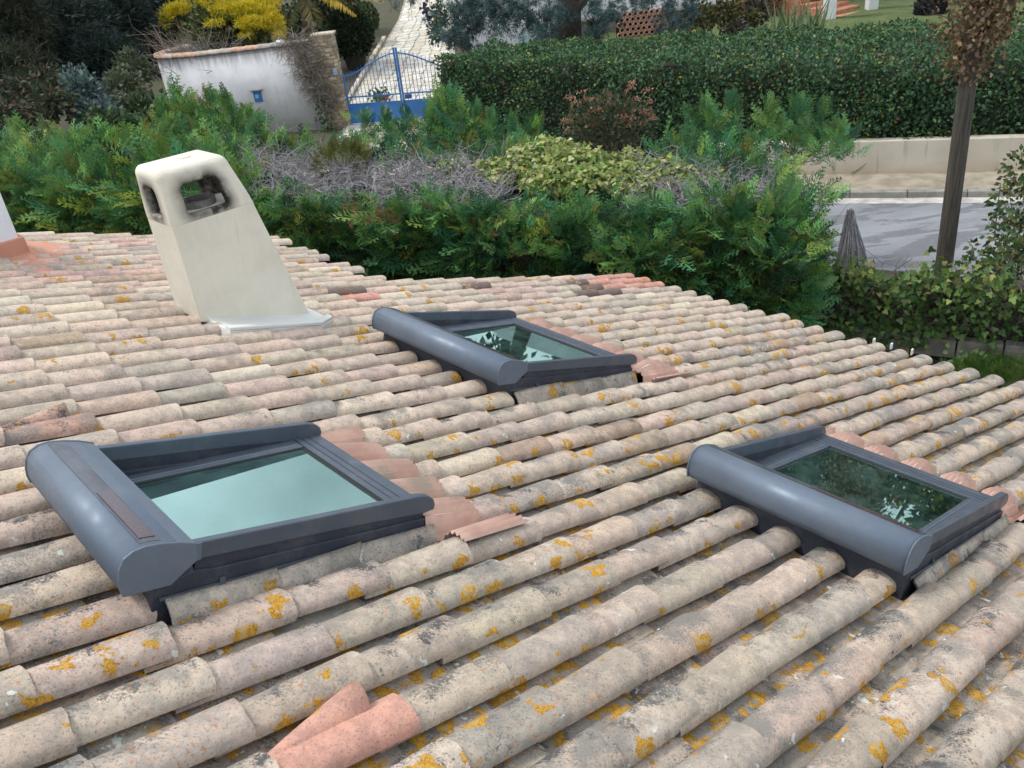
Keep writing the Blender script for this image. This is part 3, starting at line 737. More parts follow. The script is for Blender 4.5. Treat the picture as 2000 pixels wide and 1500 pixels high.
soot = np.clip(1 - dd / .095, 0, 1) ** 1.3 * (1 + .35 * (Pc[:, 0] > CW / 2)); soot *= np.clip((1.02 - Pc[:, 2]) / .1, 0, 1) * np.where(Pc[:, 2] > .925, 0, 1); soot = np.where(inside, 1.0, soot * .9)
tlv = np.zeros((len(Pc), 3)); tlv[:, 0] = soot
mesh('cap', [Lc(*p) for p in Pc], Fc, cement(True), ch, True, tl=tlv)
mb = MB(); mb.tube([Lc(.27, .2, .936), Lc(.27, .2, .946)], [.042, .040], 20); mb.build('plug', cement(False), ch)
# flue collar inside and joint line
mb = MB(); rr = np.linspace(0, 2 * math.pi, 25)
for z0, z1, r0, r1 in ((.645, .685, .115, .115), (.685, .685, .115, .095), (.685, .65, .095, .095)):
    mb.add([Lc(CW / 2 + r0 * math.cos(t), CD / 2 + r0 * math.sin(t), z0) for t in rr] + [Lc(CW / 2 + r1 * math.cos(t), CD / 2 + r1 * math.sin(t), z1) for t in rr], [(j, j + 1, 26 + j, 25 + j) for j in range(24)])
mb.build('flue_collar', simple('sooty_clay', (.16, .15, .135), .9, .3, 20), ch)
M_SLAB = simple('white_painted_slab', (.60, .60, .565), .75, .06, 4, bump=.15)
slab = MB(); slab.prism([R3(2.40, 4.74, -.02), R3(3.06, 4.74, -.02), R3(3.21, 4.86, -.02), R3(3.21, 5.50, -.02), R3(2.40, 5.50, -.02)], N * .075)
slab.build('base_slab', M_SLAB, ch, bevel=.006)
MB().prism([R3(2.40, 4.738, .0555), R3(3.055, 4.738, .0555), R3(3.208, 4.862, .0555), R3(3.208, 4.93, .0555), R3(3.05, 4.80, .0555), R3(2.40, 4.80, .0555)], N * .022).build('front_lip', M_SLAB, ch, bevel=.004)

# second chimney on the rear wing, cut by the left edge of the picture
rf = 7.75
def rplane(px):
    r = ray(px); o = R3(0, rf, 0); t = ((o - CAM) @ VH) / (r @ VH); return CAM + r * t
c0 = rplane((57, 487)); c1 = rplane((50, 470))
ch2 = empty('rendered_chimney', R3(1.6, 8.1, RD), 'white rendered chimney on a terracotta plinth at the left edge of the roof', 'chimney')
mwh = simple('white_render', (.70, .71, .74), .9, .06, 2, bump=.3, bs=120); mtc = simple('terracotta_render', (.52, .245, .165), .85, .12, 5, bump=.3, bs=120)
pc = c0.copy()
MB().box(pc + (0, 0, -.25), -UH * 1.0, VH * .62, (0, 0, .36)).build('plinth', mtc, ch2, bevel=.008)
MB().box(pc - UH * .035 + VH * .035 + (0, 0, .1), -UH * .93, VH * .55, (0, 0, 1.25)).build('stack', mwh, ch2, bevel=.01)
q0 = R3(2.13, 7.2, RD + .03); q1 = R3(.9, 7.2, RD + .03); t0 = pc + (0, 0, -.02) + VH * .01; t1 = t0 - UH * 1.0; q2 = R3(2.62, 8.35, RD + .03); t2 = t0 + VH * .6
MB().add([q0, q1, t1, t0, q2, t2], [(0, 3, 2, 1), (0, 4, 5, 3)]).build('sloped_skirt', mtc, ch2)

# ================================================================== garden and street
G_CYP = [(.165, .33, .10), (.095, .255, .105), (.29, .37, .085), (.062, .18, .09)]
G_DARK = [(.018, .036, .022), (.030, .052, .030), (.012, .024, .016)]
BROWN = [(.16, .075, .035), (.20, .11, .05)]
GREY_TW = np.array([.31, .295, .30])

# ---- conifer hedge between the garden and the street, its top sawn back to bare wood
HF = np.array([(-13., 17.2), (-9., 14.9), (-5.5, 13.0), (-3., 11.8), (.3, 10.95), (2.7, 10.0), (3.55, 9.75)])      # foot of the face towards the house
HT = np.array([2.5, 2.45, 2.4, 2.15, 2.0, 1.95, 1.75]); HB = np.array([2.6, 2.6, 2.7, 2.8, 2.7, 2.5, 2.2])           # height, depth
seg = np.linalg.norm(np.diff(HF, axis=0), axis=1); HS = np.concatenate([[0], np.cumsum(seg)]); HL = HS[-1]
def hedge_pt(s, t):
    """s along, t 0 front .. 1 back -> plan position, top height, back direction"""
    x = np.interp(s, HS, HF[:, 0]); y = np.interp(s, HS, HF[:, 1]); top = np.interp(s, HS, HT); dep = np.interp(s, HS, HB)
    e = .3; dx = np.interp(np.minimum(s + e, HL), HS, HF[:, 0]) - np.interp(np.maximum(s - e, 0), HS, HF[:, 0]); dy = np.interp(np.minimum(s + e, HL), HS, HF[:, 1]) - np.interp(np.maximum(s - e, 0), HS, HF[:, 1])
    ln = np.hypot(dx, dy); bx, by = -dy / ln, dx / ln
    return x + bx * dep * t, y + by * dep * t, top, np.stack([bx, by, 0 * bx], -1)
hedge = empty('conifer_hedge', (HF[4][0], HF[4][1] + 1.2, 0), 'tall feathery conifer hedge behind the roof, its top cut back to grey branches', 'hedge')
# solid core: shade between the sprays put in as a dark twig colour
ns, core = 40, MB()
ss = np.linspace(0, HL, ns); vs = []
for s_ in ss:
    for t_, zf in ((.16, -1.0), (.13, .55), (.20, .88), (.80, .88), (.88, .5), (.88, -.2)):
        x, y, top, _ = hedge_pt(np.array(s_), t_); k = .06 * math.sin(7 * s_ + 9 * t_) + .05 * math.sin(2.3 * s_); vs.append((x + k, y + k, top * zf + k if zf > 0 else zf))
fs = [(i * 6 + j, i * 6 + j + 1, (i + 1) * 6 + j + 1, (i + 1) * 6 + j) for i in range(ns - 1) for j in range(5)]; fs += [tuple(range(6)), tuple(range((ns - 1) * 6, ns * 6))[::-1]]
mesh('shade_core', vs, fs, simple('shade_core', (.035, .030, .022), .95, .4, 6, bump=.8, bs=25), hedge)
def cyp_cols(n, P):
    c = palette(n, G_CYP, [5, 3, 1.8, 2.4], .26) * [.88, .92, .92]; q = proj(P)
    yl = (rng.random(n) < .022); c[yl] = np.array([.20, .17, .035]) * rng.normal(1, .15, (yl.sum(), 1))
    lf = q[:, 0] < 700; c[lf] *= np.array([1.12, 1.0, .85])
    return np.clip(c, .005, 1)
# face towards the house: layered sprays, growing out and up
n = 4300; s_ = rng.random(n) * HL; z = rng.random(n) ** .8; x, y, top, bk = hedge_pt(s_, rng.uniform(-.04, .14, n))
lump = .16 * np.sin(s_ * 2.1 + z * 5) + .12 * np.sin(s_ * 4.7 - z * 3.1) + rng.normal(0, .07, n)
P = np.stack([x, y, -.4 + z * (top + .45)], 1) - bk * (lump[:, None] + .05)
side = np.cross(bk, (0, 0, 1.)); ax = nrm(-bk * rng.uniform(.35, 1.0, (n, 1)) + side * rng.normal(0, .45, (n, 1)) + np.array([0, 0, 1]) * rng.uniform(.0, .95, (n, 1)))
P_face = P; foliage('face_sprays', P, ax, nrm(-bk * .5 + np.array([0, 0, 1]) + rng.normal(0, .35, (n, 3))), rng.uniform(.30, .62, n), PLUMES, cyp_cols(n, P), hedge)
# sprays on top: fringe along the front and the back edge, wilder on the left
def topspr(n, t0, t1, up, smin, smax_, keep, lift=0.0):
    s_ = rng.random(n) * HL; t = rng.uniform(t0, t1, n); x, y, top, bk = hedge_pt(s_, t); P = np.stack([x, y, top - .12 + lift + rng.normal(0, .08, n)], 1)
    q = proj(P); k = keep(q, t) & (rng.random(n) < 1); P, bk = P[k], bk[k]; m = len(P)
    side = np.cross(bk, (0, 0, 1.)); ax = nrm(np.array([0, 0, 1.]) * up + side * rng.normal(0, .5, (m, 1)) + bk * rng.normal(0, .5, (m, 1)))
    return P, ax, m, rng.uniform(smin, smax_, m)
specs = [topspr(650, -.06, .12, .5, .2, .36, lambda q, t: q[:, 0] > -50),
         topspr(2400, .0, 1.0, .8, .3, .6, lambda q, t: q[:, 0] < 500),
         topspr(300, .12, .4, 1.2, .4, .7, lambda q, t: (q[:, 0] < 500) & (q[:, 0] > 120), .25),
         topspr(520, .84, 1.02, 1.0, .3, .55, lambda q, t: ((q[:, 0] > 480) & (q[:, 0] < 1110)) | (q[:, 0] > 1270)),
         topspr(420, .62, 1.0, 1.1, .35, .6, lambda q, t: (q[:, 0] > 1290), .1)]
P = np.concatenate([a[0] for a in specs]); ax = np.concatenate([a[1] for a in specs]); sz = np.concatenate([a[3] for a in specs]); n = len(P)
foliage('crown_sprays', P, ax, nrm(rng.normal(0, .6, (n, 3)) + (0, -.6, .5)), sz, PLUMES, cyp_cols(n, P), hedge)
# taller plumes that stand out against the wall and the gate
TALL = [((365, 240), 16.0, .75), ((395, 245), 16.0, .7), ((430, 250), 15.6, .7), ((465, 250), 15.4, .65), ((330, 255), 16.0, .6), ((480, 285), 15, .6), ((415, 290), 15, .6), ((345, 290), 15, .6), ((500, 262), 15.2, .5),
        ((868, 255), 15.0, .75), ((885, 260), 15.0, .8), ((900, 275), 14.6, .75), ((930, 270), 14.6, .6), ((850, 280), 14.8, .6), ((960, 285), 14.5, .6), ((760, 265), 15.5, .5), ((720, 265), 15.5, .5), ((800, 265), 15.4, .5), ((1010, 285), 14.2, .55), ((1050, 280), 14.2, .5),
        ((1400, 270), 13.2, .6), ((1440, 270), 13.2, .65), ((1500, 272), 12.8, .6), ((1560, 275), 12.8, .65), ((1600, 280), 12.6, .6), ((1640, 300), 12.2, .5), ((1350, 280), 13.4, .55)]
C_, A_, S_2 = [], [], []
for px, d_, hgt in TALL:
    b = atd(px, d_); lean = np.array([rng.normal(0, .12), rng.normal(0, .1), 1])
    hgt *= 1.45
    for k in range(44):
        f_ = rng.random() ** 1.3; C_.append(b + lean * hgt * (f_ * .72 - .22) + rng.normal(0, .11, 3) * (1.2 - f_)); th = rng.random() * 6.28
        A_.append((math.cos(th) * 1.1 * (1.15 - f_), math.sin(th) * .8 * (1.15 - f_), .75)); S_2.append(hgt * (.46 - .16 * f_) * rng.uniform(.8, 1.2))
n = len(C_); C_ = np.array(C_); foliage('leader_sprays', C_, np.array(A_), nrm(rng.normal(0, .5, (n, 3)) + (0, -.8, .3)), np.array(S_2), PLUMES, cyp_cols(n, C_), hedge)
# brown dead patches in the face
C_ = []
for px in ((750, 425), (780, 430), (955, 440), (940, 445), (1330, 430), (1335, 470), (1320, 400), (310, 405), (1345, 500), (1225, 530), (690, 415)):
    r = ray(px); base = atd(px, 11.3 if px[0] > 500 else 14); C_ += [base + rng.normal(0, .09, 3) + (0, 0, .02) for _ in range(9)]
C_ = np.array(C_); n = len(C_); foliage('dead_sprays', C_, rdir(n, (0, -.6, .5), .5), rdir(n, (0, -.5, 1), .4), rng.uniform(.16, .28, n), PLUMES_LO, palette(n, [(.22, .07, .035), (.26, .12, .05), (.30, .08, .05)], [2, 2, 1]), hedge)
# mounds along the front edge
PP, NN = [], []
for px, d_, r_ in (((560, 410), 12.9, .55), ((640, 400), 12.5, .5), ((720, 395), 12.2, .55), ((850, 385), 11.9, .72), ((930, 400), 11.6, .5), ((1010, 420), 11.2, .5), ((1130, 410), 11.1, .62), ((1230, 430), 10.7, .5), ((1310, 420), 10.7, .45), ((1420, 375), 10.9, .75), ((1480, 400), 10.6, .65), ((1540, 430), 10.3, .55), ((1560, 340), 11.6, .5), ((60, 330), 16, 1.0), ((180, 300), 15.5, 1.0), ((280, 300), 15, .9), ((400, 300), 14.6, .8), ((120, 400), 14.5, .8)):
    r_ *= .72; a, b = blob(int(95 * r_ * r_ / .3), atd((px[0], px[1] + (52 if px[0] > 500 else 15)), d_ - .2), (r_, r_ * .8, r_ * .55), .5); PP.append(a); NN.append(b)
P = np.concatenate(PP); dn_ = np.concatenate(NN); n = len(P)
foliage('mound_sprays', P, nrm(dn_ * [1, 1, .5] + np.array([0, -.2, .75]) + rng.normal(0, .25, (n, 3))), nrm(dn_ + rng.normal(0, .4, (n, 3))), rng.uniform(.22, .40, n), PLUMES, np.clip(cyp_cols(n, P) * [1.1, 1.08, .95], 0, 1), hedge)
# sawn grey branches on top
n = 10500; s_ = rng.random(n) * HL; t = rng.uniform(.04, .95, n); x, y, top, bk = hedge_pt(s_, t); P = np.stack([x, y, top - .08 + rng.normal(0, .07, n)], 1); q = proj(P)
k = (((q[:, 0] > 455) & (q[:, 0] < 990)) | ((q[:, 0] > 1215) & (q[:, 0] < 1720))) & (q[:, 0] < 1760); P, bk = P[k], bk[k]; n = len(P)
side = np.cross(bk, (0, 0, 1.)); d_ = nrm(side * rng.normal(0, .8, (n, 1)) + bk * rng.normal(.1, .8, (n, 1)) + np.array([0, 0, 1]) * rng.uniform(.05, .65, (n, 1)))
twigs('cut_branches', P, P + d_ * rng.uniform(.15, .55, (n, 1)), rng.uniform(.004, .011, n), GREY_TW * rng.normal(1, .22, (n, 1)), hedge)
n = 120; s_ = rng.uniform(HL * .35, HL, n); t = rng.uniform(.2, .85, n); x, y, top, bk = hedge_pt(s_, t); P = np.stack([x, y, top - .35], 1); q = proj(P); k = ((q[:, 0] > 480) & (q[:, 0] < 990)) | (q[:, 0] > 1230); P = P[k]; n = len(P)
twigs('sawn_stems', P, P + rdir(n, (0, 0, 1), .5) * rng.uniform(.25, .5, (n, 1)), rng.uniform(.014, .028, n), GREY_TW * 1.15, hedge, k=6, bend=.05)
# bare branch ends at the street end of the hedge
n = 420; b0 = np.array([3.7, 10.9, 1.35]); P = b0 + rng.normal(0, 1, (n, 3)) * (.22, .5, .30); d_ = nrm(np.array([1.0, .1, .2]) + rng.normal(0, .45, (n, 3)))
twigs('end_branches', P, P + d_ * rng.uniform(.2, .55, (n, 1)), rng.uniform(.002, .006, n), GREY_TW * .75 * rng.normal(1, .2, (n, 1)), hedge)
P, dn_ = blob(300, (3.6, 10.2, 1.1), (.38, .7, .85)); n = len(P); foliage('end_sprays', P, nrm(dn_ + np.array([.2, -.2, .5])), nrm(dn_ + rng.normal(0, .4, (n, 3))), rng.uniform(.25, .45, n), PLUMES, cyp_cols(n, P), hedge)
# a round tuft left on the cut top
P, dn_ = blob(150, atd((665, 318), 13.2), (.40, .34, .20)); n = len(P); foliage('olive_tuft', P, nrm(dn_ + np.array([0, 0, .8])), nrm(dn_ + rng.normal(0, .4, (n, 3))), rng.uniform(.14, .26, n), PLUMES, palette(n, [(.14, .14, .03), (.10, .11, .03)], [1, 1]), hedge)

# ---- variegated ivy over the hedge top
iv = empty('variegated_ivy', atd((1120, 330), 12.2), 'pale green and cream ivy sprawling over the cut hedge top', 'ivy')
CEN = [((1060, 305), 12.7, .62, .20), ((1020, 325), 12.6, .5, .16), ((1120, 320), 12.4, .55, .18), ((1150, 355), 11.9, .5, .16), ((1080, 350), 12.0, .5, .15), ((1210, 345), 12.0, .55, .14), ((1280, 335), 12.2, .5, .12), ((1250, 370), 11.6, .45, .12), ((1320, 350), 11.9, .42, .12), ((1380, 350), 11.8, .4, .08), ((990, 345), 12.4, .35, .10), ((1190, 325), 12.6, .4, .12), ((950, 330), 12.8, .25, .08), ((870, 330), 13, .15, .06), ((1230, 310), 12.9, .3, .1)]
PP, NN = [], []
for px, d_, r_, hz in CEN:
    a, b = blob(int(620 * r_ * r_ * 3.2 + 40), atd(px, d_), (r_, r_ * .8, hz + .08)); PP.append(a); NN.append(b)
P = np.concatenate(PP); dn_ = np.concatenate(NN); n = len(P)
foliage('leaves', P, rdir(n, (0, -.5, -.1), .7), nrm(dn_ * .4 + np.array([0, -.35, .9]) + rng.normal(0, .45, (n, 3))), rng.uniform(.055, .095, n), IVY, palette(n, [(.42, .42, .13), (.24, .32, .07), (.13, .21, .05), (.52, .50, .26)], [3, 3, 2, 1.4], .15), iv)
m_ = 260; P2 = P[rng.choice(n, m_)]; twigs('stems', P2, P2 + rdir(m_, (0, 0, -.2), .8) * .3, .004, (.14, .10, .06), iv)

# ---- shrub with rusty flower heads behind the hedge
sh = empty('flowering_shrub', atz((1190, 330), 0), 'dull green shrub with rust-pink flower heads in front of the clipped hedge', 'shrub')
C0 = atd((1190, 255), 14.6); P, dn_ = blob(2100, C0, (.78, .6, .62), .15); n = len(P)
foliage('leaves', P, nrm(dn_ + rng.normal(0, .5, (n, 3)) + (0, 0, .5)), rdir(n, (0, -.5, .8), .6), rng.uniform(.06, .11, n), LEAF, palette(n, [(.075, .09, .045), (.05, .07, .035), (.12, .10, .05), (.16, .09, .05)], [4, 3, 1.5, 1]), sh)
hd = [C0 + np.array([rng.uniform(-.8, .8), rng.uniform(-.5, .2), rng.uniform(.1, .72)]) for _ in range(30)]
P = np.concatenate([h_ + rng.normal(0, 1, (30, 3)) * (.055, .055, .022) for h_ in hd]); n = len(P)
foliage('flower_heads', P, rdir(n, (0, 0, 1), .6), rdir(n, (0, -.6, .6), .6), .035, LEAF_W, palette(n, [(.36, .17, .10), (.28, .13, .08), (.42, .26, .17)], [2, 2, 1]), sh)
st = np.array([C0 + (rng.uniform(-.4, .4), rng.uniform(-.3, .3), -2.6) for _ in range(14)]); twigs('stems', st, st * .3 + .7 * np.array([C0 + rng.normal(0, 1, 3) * (.6, .4, .3) for _ in range(14)]), .014, (.09, .07, .05), sh)

# ---- clipped hedge on the far side of the street, over a low rendered wall
def wall_mat():
    m = MT('stained_beige_render'); c = m.mix(m.rng(m.noise(1.2, 4), .35, .65), (.50, .44, .35), (.58, .52, .43))
    sp = m.n('SeparateXYZ'); m.l(m.pos(), sp.inputs[0]); low = m.rng(m.math('ADD', sp.outputs[2], m.math('MULTIPLY', m.noise(2.5, 4), .35)), .52, .25); c = m.mix(m.math('MULTIPLY', low, .55), c, (.36, .26, .15))
    st = m.math('MULTIPLY', m.rng(m.noise(3, 4, .6, vec=m.scaled((2.5, 2.5, .25))), .58, .66), .45); c = m.mix(st, c, (.30, .25, .18)); return m.col(c, .92).bump(m.noise(60, 4), .3, .01).m
rw = empty('retaining_wall', Wl0, 'low beige rendered wall with brown stains along the far pavement', 'wall')
a, b = Wl0 - E_ROAD * 3.4, Wl0 + E_ROAD * 12
MB().box(a + (0, 0, -.1), b - a, E_N * .25, (0, 0, .86)).build('rendered_face', wall_mat(), rw, bevel=.015)
FL = np.array([(18., 12.9), (12., 15.15), (7.5, 16.85), (3.6, 18.7), (1.2, 20.4), (-.95, 22.4)]); TL_ = np.array([2.05, 2.1, 2.2, 2.35, 2.4, 2.45])
ch_ = empty('clipped_hedge', (5, 18.5, .6), 'long clipped evergreen hedge, dark green with yellow leaves, across the street', 'hedge')
seg2 = np.concatenate([[0], np.cumsum(np.linalg.norm(np.diff(FL, axis=0), axis=1))]); L2 = seg2[-1]
def cl_pt(s, t):
    x = np.interp(s, seg2, FL[:, 0]); y = np.interp(s, seg2, FL[:, 1]); top = np.interp(s, seg2, TL_); e = .5
    dx = np.interp(np.minimum(s + e, L2), seg2, FL[:, 0]) - np.interp(np.maximum(s - e, 0), seg2, FL[:, 0]); dy = np.interp(np.minimum(s + e, L2), seg2, FL[:, 1]) - np.interp(np.maximum(s - e, 0), seg2, FL[:, 1]); ln = np.hypot(dx, dy)
    dep = np.interp(s, seg2, [5, 5, 5, 4.0, 3.0, 2.3]); bk = np.stack([dy / ln, -dx / ln, 0 * dx], -1); return np.stack([x, y, 0 * x], -1) + bk * np.asarray(t * dep)[..., None], top, bk
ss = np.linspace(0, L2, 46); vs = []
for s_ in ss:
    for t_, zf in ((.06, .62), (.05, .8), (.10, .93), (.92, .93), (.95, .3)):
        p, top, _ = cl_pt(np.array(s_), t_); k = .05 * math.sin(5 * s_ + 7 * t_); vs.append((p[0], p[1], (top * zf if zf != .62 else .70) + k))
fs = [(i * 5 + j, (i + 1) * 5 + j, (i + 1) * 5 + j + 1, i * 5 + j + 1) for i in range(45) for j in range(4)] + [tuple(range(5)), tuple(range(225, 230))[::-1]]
mesh('shade_core', vs, fs, simple('hedge_core_shade', (.028, .026, .018), .95, .4, 6), ch_)  # dark solid core, the shade behind the leaves put into its colour
n = 78000; s_ = rng.random(n) * L2; f_ = rng.random(n); z01 = rng.random(n)
front = f_ < .42; t = np.where(front, rng.uniform(-.02, .07, n), rng.uniform(0, .98, n)); p, top, bk = cl_pt(s_, t)
lump = .07 * np.sin(s_ * 3.3 + z01 * 6) + .06 * np.sin(s_ * 1.3) ; topz = top + .05 * np.sin(s_ * 2.2 + t * 4) + .04 * np.sin(s_ * 5.1 - t * 7)
zz = np.where(front, .66 + z01 * (topz - .66), topz + rng.normal(-.02, .035, n)); p[:, 2] = zz; p -= bk * np.where(front, lump + rng.normal(0, .03, n), 0)[:, None]
nn = np.where(front[:, None], -bk + np.array([0, 0, .55]), np.array([0, 0, 1.]) - bk * .25); q = proj(p)
yel = np.clip(np.sin(s_ * 1.7 + 1) * np.sin(s_ * .63 + z01 * 3), 0, 1) * .13 + .02
cc = palette(n, [(.055, .130, .050), (.030, .078, .034), (.09, .18, .065), (.13, .20, .10)], [4, 3, 2.2, .8], .25); k = rng.random(n) < yel; cc[k] = np.array([.26, .25, .045]) * rng.normal(1, .2, (k.sum(), 1)); k = rng.random(n) < .012; cc[k] = (.26, .15, .10)
foliage('leaves', p, nrm(rng.normal(0, .7, (n, 3)) + nn * .5 + (0, 0, -.1)), nrm(nn + rng.normal(0, .55, (n, 3))), rng.uniform(.055, .10, n), LEAF, np.clip(cc, .005, 1), ch_)
# garden behind the wall
def lawn_mat():
    m = MT('lawn'); c = m.mix(m.rng(m.noise(2, 5), .35, .65), (.075, .115, .03), (.11, .15, .045)); c = m.mix(m.rng(m.noise(40, 3), .5, .7), c, (.15, .17, .06)); return m.col(c, .9).bump(m.noise(90, 3), .6, .03).m
vs = []
for i in range(len(FL)):
    vs.append((FL[i][0] + .35, FL[i][1] + .6, .74))
tl_ = [(vs[-1][0], vs[-1][1])]
far = [(-.9, 26.5, .8), (-.9, 29, .9), (2, 60, 1.3), (60, 60, 1.3), (60, 20, .8)]
tag(mesh('neighbour_lawn', vs + far, [tuple(range(len(vs) + len(far)))[::-1]], lawn_mat()), kind='structure')

# ---- utility pole wrapped in dry ivy
pb = atz((1838, 560), 0); pt_ = aty((1915, -30), pb[1] + .05)
po = empty('utility_pole', pb, 'leaning dark wooden pole by the street, its upper part wrapped in dry leaves', 'pole')
def wood():
    m = MT('old_pole_wood'); g = m.noise(6, 5, .6, vec=m.scaled((9, 9, .35))); c = m.mix(m.rng(g, .35, .65), (.040, .034, .027), (.095, .080, .062)); c = m.mix(m.rng(m.noise(3, 4), .55, .7), c, (.08, .085, .05)); return m.col(c, .9).bump(g, .5, .02).m
tt = np.linspace(-.08, 2.1, 14); MB().tube([pb + (pt_ - pb) * t for t in tt], np.linspace(.120, .095, 14), 16).build('shaft', wood(), po, smooth=True)
n = 7500; f_ = np.clip(rng.beta(1.8, 1.4, n), 0, 1); base = pb + (pt_ - pb)[None] * (.70 + f_ * .75)[:, None]
out = rng.normal(0, 1, (n, 3)) * np.array([.34, .28, .1]) * (.30 + 1.25 * f_)[:, None] + np.array([.62, 0, 0]) * np.clip(f_ - .15, 0, 1)[:, None]
foliage('dry_ivy', base + out, rdir(n, (0, -.2, -.8), .7), rdir(n, (0, -1, .3), .7), rng.uniform(.045, .09, n), LEAF, palette(n, [(.20, .12, .06), (.28, .18, .09), (.36, .26, .15), (.12, .07, .04)], [4, 3, 1.3, 2]), po)
m_ = 150; b2 = base[rng.choice(n, m_)]; twigs('vine_stems', b2 + rng.normal(0, .12, (m_, 3)), b2 + rng.normal(0, .35, (m_, 3)) + (0, 0, .2), .007, (.14, .10, .07), po)

# ---- wire fence with ivy, on concrete blocks
FD = np.array([.857, -.515, 0]); FN = np.array([.515, .857, 0]); F0 = np.array([5.18, 9.58, 0])
fe = empty('wire_fence', F0, 'wire garden fence on concrete blocks, overgrown with bright ivy', 'fence')
for i in range(-3, 5):
    if i in (-3,): continue
    MB().box(F0 + FD * (i * .52 + .01) + (0, 0, -.12), FD * .50, FN * .16, (0, 0, .24 + .012 * ((i * 7) % 3))).build('concrete_block', simple('dirty_block', (.19, .18, .155), .95, .3, 6, bump=.5), fe, bevel=.01)
wm_ = MB(); st_, en_ = [], []
for a_ in np.arange(-2.2, 3.2, .075):
    for sg in (-1, 1):
        st_.append(F0 + FD * a_ + FN * (.08 + .004 * sg) + (0, 0, .18)); en_.append(F0 + FD * (a_ + sg * .45) + FN * (.08 + .004 * sg) + (0, 0, .9))
twigs('wire_mesh', st_, en_, .0018, (.20, .19, .18), fe, bend=0, seg=2)
for a_ in (-1.6, .3, 2.2):
    MB().tube([F0 + FD * a_ + FN * .08 + (0, 0, -.05), F0 + FD * a_ + FN * .08 + (0, 0, .95)], .02, 8).build('post', simple('post_steel', (.12, .13, .12), .6, .2), fe)
n = 3600; a_ = rng.uniform(-1.9, 3.3, n); zz = rng.random(n); cl_ = .5 + .5 * np.sin(a_ * 2.6 + 1.3) * np.sin(a_ * 1.1 + zz * 3); topb = rng.random(n) < .30
low = (a_ < .2) & (rng.random(n) < .35); zz = np.where(low, zz * .35 - .25, zz); zq = np.where(topb, .88 + .10 * np.sin(a_ * 3.7) + .07 * np.sin(a_ * 8.3 + 1) + rng.normal(0, .11, n), .2 + zz * .74); keep = topb | (rng.random(n) < .25 + 1.1 * cl_ * np.clip(1.3 - (a_ + 1.9) / 4.5, .12, 1)); a_, zq, topb = a_[keep], zq[keep], topb[keep]; n = len(a_)
P = F0 + FD * a_[:, None] + FN * (.0 + rng.normal(0, .06, n) + np.where(topb, rng.normal(.08, .12, n), 0))[:, None] + np.array([0, 0, 1]) * zq[:, None]
cc = np.where(topb[:, None], palette(n, [(.17, .25, .055), (.10, .18, .045), (.33, .32, .09), (.05, .10, .03)], [3, 3, 1.5, 2]), palette(n, [(.085, .165, .035), (.055, .11, .03), (.16, .22, .05)], [3, 3, 1]))
foliage('ivy_leaves', P, rdir(n, (0, -.4, -.5), .6), nrm(-FN * .8 + np.array([0, 0, .5]) + rng.normal(0, .4, (n, 3))), rng.uniform(.055, .10, n), IVY, cc, fe)
m_ = 1100; a2 = rng.uniform(-2, 3.4, m_); P = F0 + FD * a2[:, None] + FN * rng.normal(.14, .09, (m_, 1)) + np.array([0, 0, 1]) * rng.uniform(.15, .85, (m_, 1)); d_ = nrm(FD * rng.normal(0, .8, (m_, 1)) + FN * rng.normal(0, .3, (m_, 1)) + np.array([0, 0, 1]) * rng.normal(0, .7, (m_, 1)))
twigs('dry_stems', P, P + d_ * rng.uniform(.2, .5, (m_, 1)), rng.uniform(.003, .007, m_), np.array([.13, .105, .085]) * rng.normal(1, .25, (m_, 1)), fe, bend=.25)
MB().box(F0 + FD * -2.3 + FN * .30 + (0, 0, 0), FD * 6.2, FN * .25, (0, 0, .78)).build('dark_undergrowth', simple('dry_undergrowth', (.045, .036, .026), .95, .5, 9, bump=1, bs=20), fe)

# ---- brushwood cone beyond the fence
cb = atd((1668, 512), 11.9); cz = cb[2]
co = empty('brushwood_cone', (cb[0], cb[1], 0), 'grey brushwood cone with a rusty rod standing behind the ivy fence', 'cone')
ap = atd((1660, 418), 11.95); n = 260; th = rng.random(n) * 6.28; bot = np.stack([cb[0] + .27 * np.cos(th), cb[1] + .27 * np.sin(th), np.full(n, cz - .35)], 1)
mb = MB(); K = 28; ring = [(cb[0] + .25 * math.cos(t), cb[1] + .25 * math.sin(t), cz - .35) for t in np.arange(K) * 2 * math.pi / K]; mb.add(ring + [tuple(ap - np.array([0, 0, .02]))], [(i, (i + 1) % K, K) for i in range(K)] + [tuple(range(K))[::-1]])
mb.build('inner_cone', simple('brush_core', (.12, .115, .12), .9, .3, 30), co)
twigs('sticks', bot, ap + rng.normal(0, .02, (n, 3)) + (0, 0, .03), rng.uniform(.006, .012, n), np.array([.21, .205, .215]) * rng.normal(1, .22, (n, 1)), co, bend=.01, seg=3)
MB().tube([(cb[0], cb[1], 0), (cb[0], cb[1], cz - .3)], .05, 8).build('support_post', wood(), co)
MB().tube([(ap[0] - .06, ap[1] - .03, ap[2] - .3), (ap[0] - .045, ap[1] - .03, ap[2] + .02)], .009, 6).build('rusty_rod', simple('rust', (.22, .08, .05), .9, .3), co)

